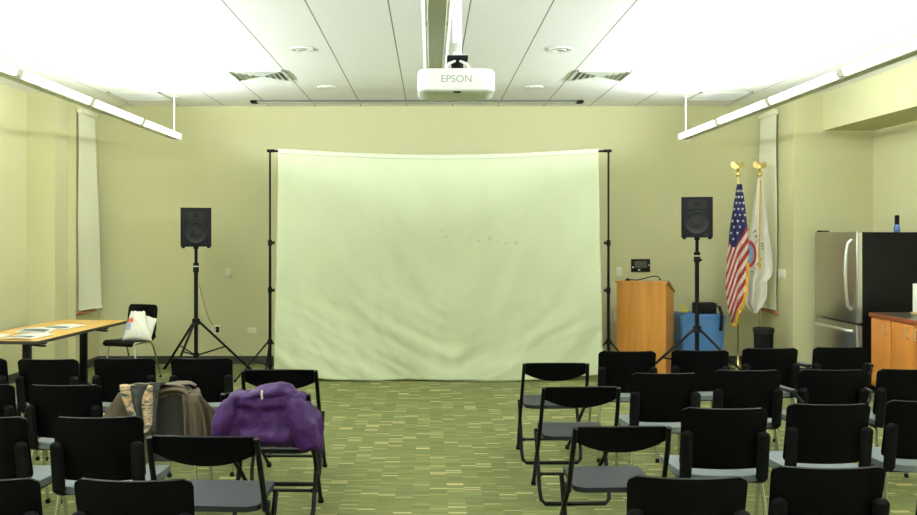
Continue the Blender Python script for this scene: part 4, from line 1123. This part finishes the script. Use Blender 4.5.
# ------------------------------------------------------------------ wall plates
def plate(px, py, w, h, label, kind, parts, ink=None):
    t = thing('wall_plate' if kind != 'panel' else 'wall_control_panel', label, 'wall plate' if kind != 'panel' else 'control panel', (xat(px, YB), YB, zat(py, YB)))  # kind 'panel' is a control panel mounted on the wall
    MB().box((0, -0.004, 0), (w, 0.008, h), bev=0.002).build('cover', M['mattblk'] if kind == 'panel' else M['plate'], t)
    for nm, x, z, ww, hh, m in parts: MB().box((x, -0.009, z), (ww, 0.006, hh), bev=0.0015).build(nm, M[m], t)
    return t
plate(229, 273, 0.075, 0.120, 'tall ivory light switch on the back wall left of the backdrop', 'switch', [('rocker', 0, 0, 0.034, 0.066, 'white')])
plate(216.5, 329.5, 0.115, 0.115, 'ivory outlet with a dark plug beside the left speaker stand', 'outlet', [('plug', 0.015, 0.0, 0.045, 0.075, 'mattblk'), ('socket', -0.032, 0.0, 0.03, 0.066, 'joint')])
plate(252, 330.5, 0.115, 0.072, 'wide blank ivory plate low on the wall left of the backdrop', 'data', [('jack', -0.02, 0, 0.018, 0.016, 'joint'), ('jack', 0.02, 0, 0.018, 0.016, 'joint')])
plate(619, 271.5, 0.075, 0.115, 'ivory light switch on the back wall above the lectern', 'switch', [('rocker', 0, 0, 0.034, 0.066, 'white')])
plate(616.5, 318, 0.07, 0.115, 'ivory outlet low on the wall left of the lectern', 'outlet', [('socket', 0, 0.025, 0.034, 0.028, 'white'), ('socket', 0, -0.025, 0.034, 0.028, 'white')])
plate(640.5, 265.5, 0.245, 0.165, 'black control panel on the back wall above the lectern', 'panel', [('display', 0.0, 0.012, 0.15, 0.085, 'screen'), ('button', -0.095, 0.025, 0.014, 0.05, 'cone'), ('button', 0.095, 0.025, 0.014, 0.05, 'cone'), ('button', -0.098, -0.022, 0.02, 0.022, 'joint'), ('button', 0.102, 0.005, 0.02, 0.018, 'joint'), ('label_plate', -0.02, -0.055, 0.03, 0.02, 'joint')])
t = thing('wall_plate', 'wide ivory switch plate on the right pier beside the flags', 'wall plate', (XR, F*XR/(782-VX), zat(274, F*XR/(782-VX))))
MB().box((-0.004, 0, 0), (0.008, 0.21, 0.12), bev=0.002).build('cover', M['plate'], t)
for k in range(4): MB().box((-0.009, -0.069+0.046*k, 0), (0.006, 0.03, 0.066), bev=0.0015).build('rocker', M['white'], t)

# ------------------------------------------------------------------ camera, world, view
cd = bpy.data.cameras.new('camera'); cam = bpy.data.objects.new('camera', cd); C.objects.link(cam)
cam.location = (0, 0, H); cam.rotation_euler = (PI/2, 0, 0)
cd.sensor_width = 36; cd.lens = 36*F/917
cd.shift_x = (917/2 - VX)/917; cd.shift_y = -(515/2 - VY)/917
cd.clip_start = 0.05
scn.camera = cam
wd = bpy.data.worlds.new('world'); scn.world = wd; wd.use_nodes = True
wd.node_tree.nodes['Background'].inputs[0].default_value = (0.02, 0.03, 0.05, 1); wd.node_tree.nodes['Background'].inputs[1].default_value = 0.5
vs = scn.view_settings
scn.display_settings.display_device = 'sRGB'
vs.view_transform = 'Standard'; vs.look = 'None'; vs.gamma = 1.0; vs.exposure = 0.0; vs.use_curve_mapping = False
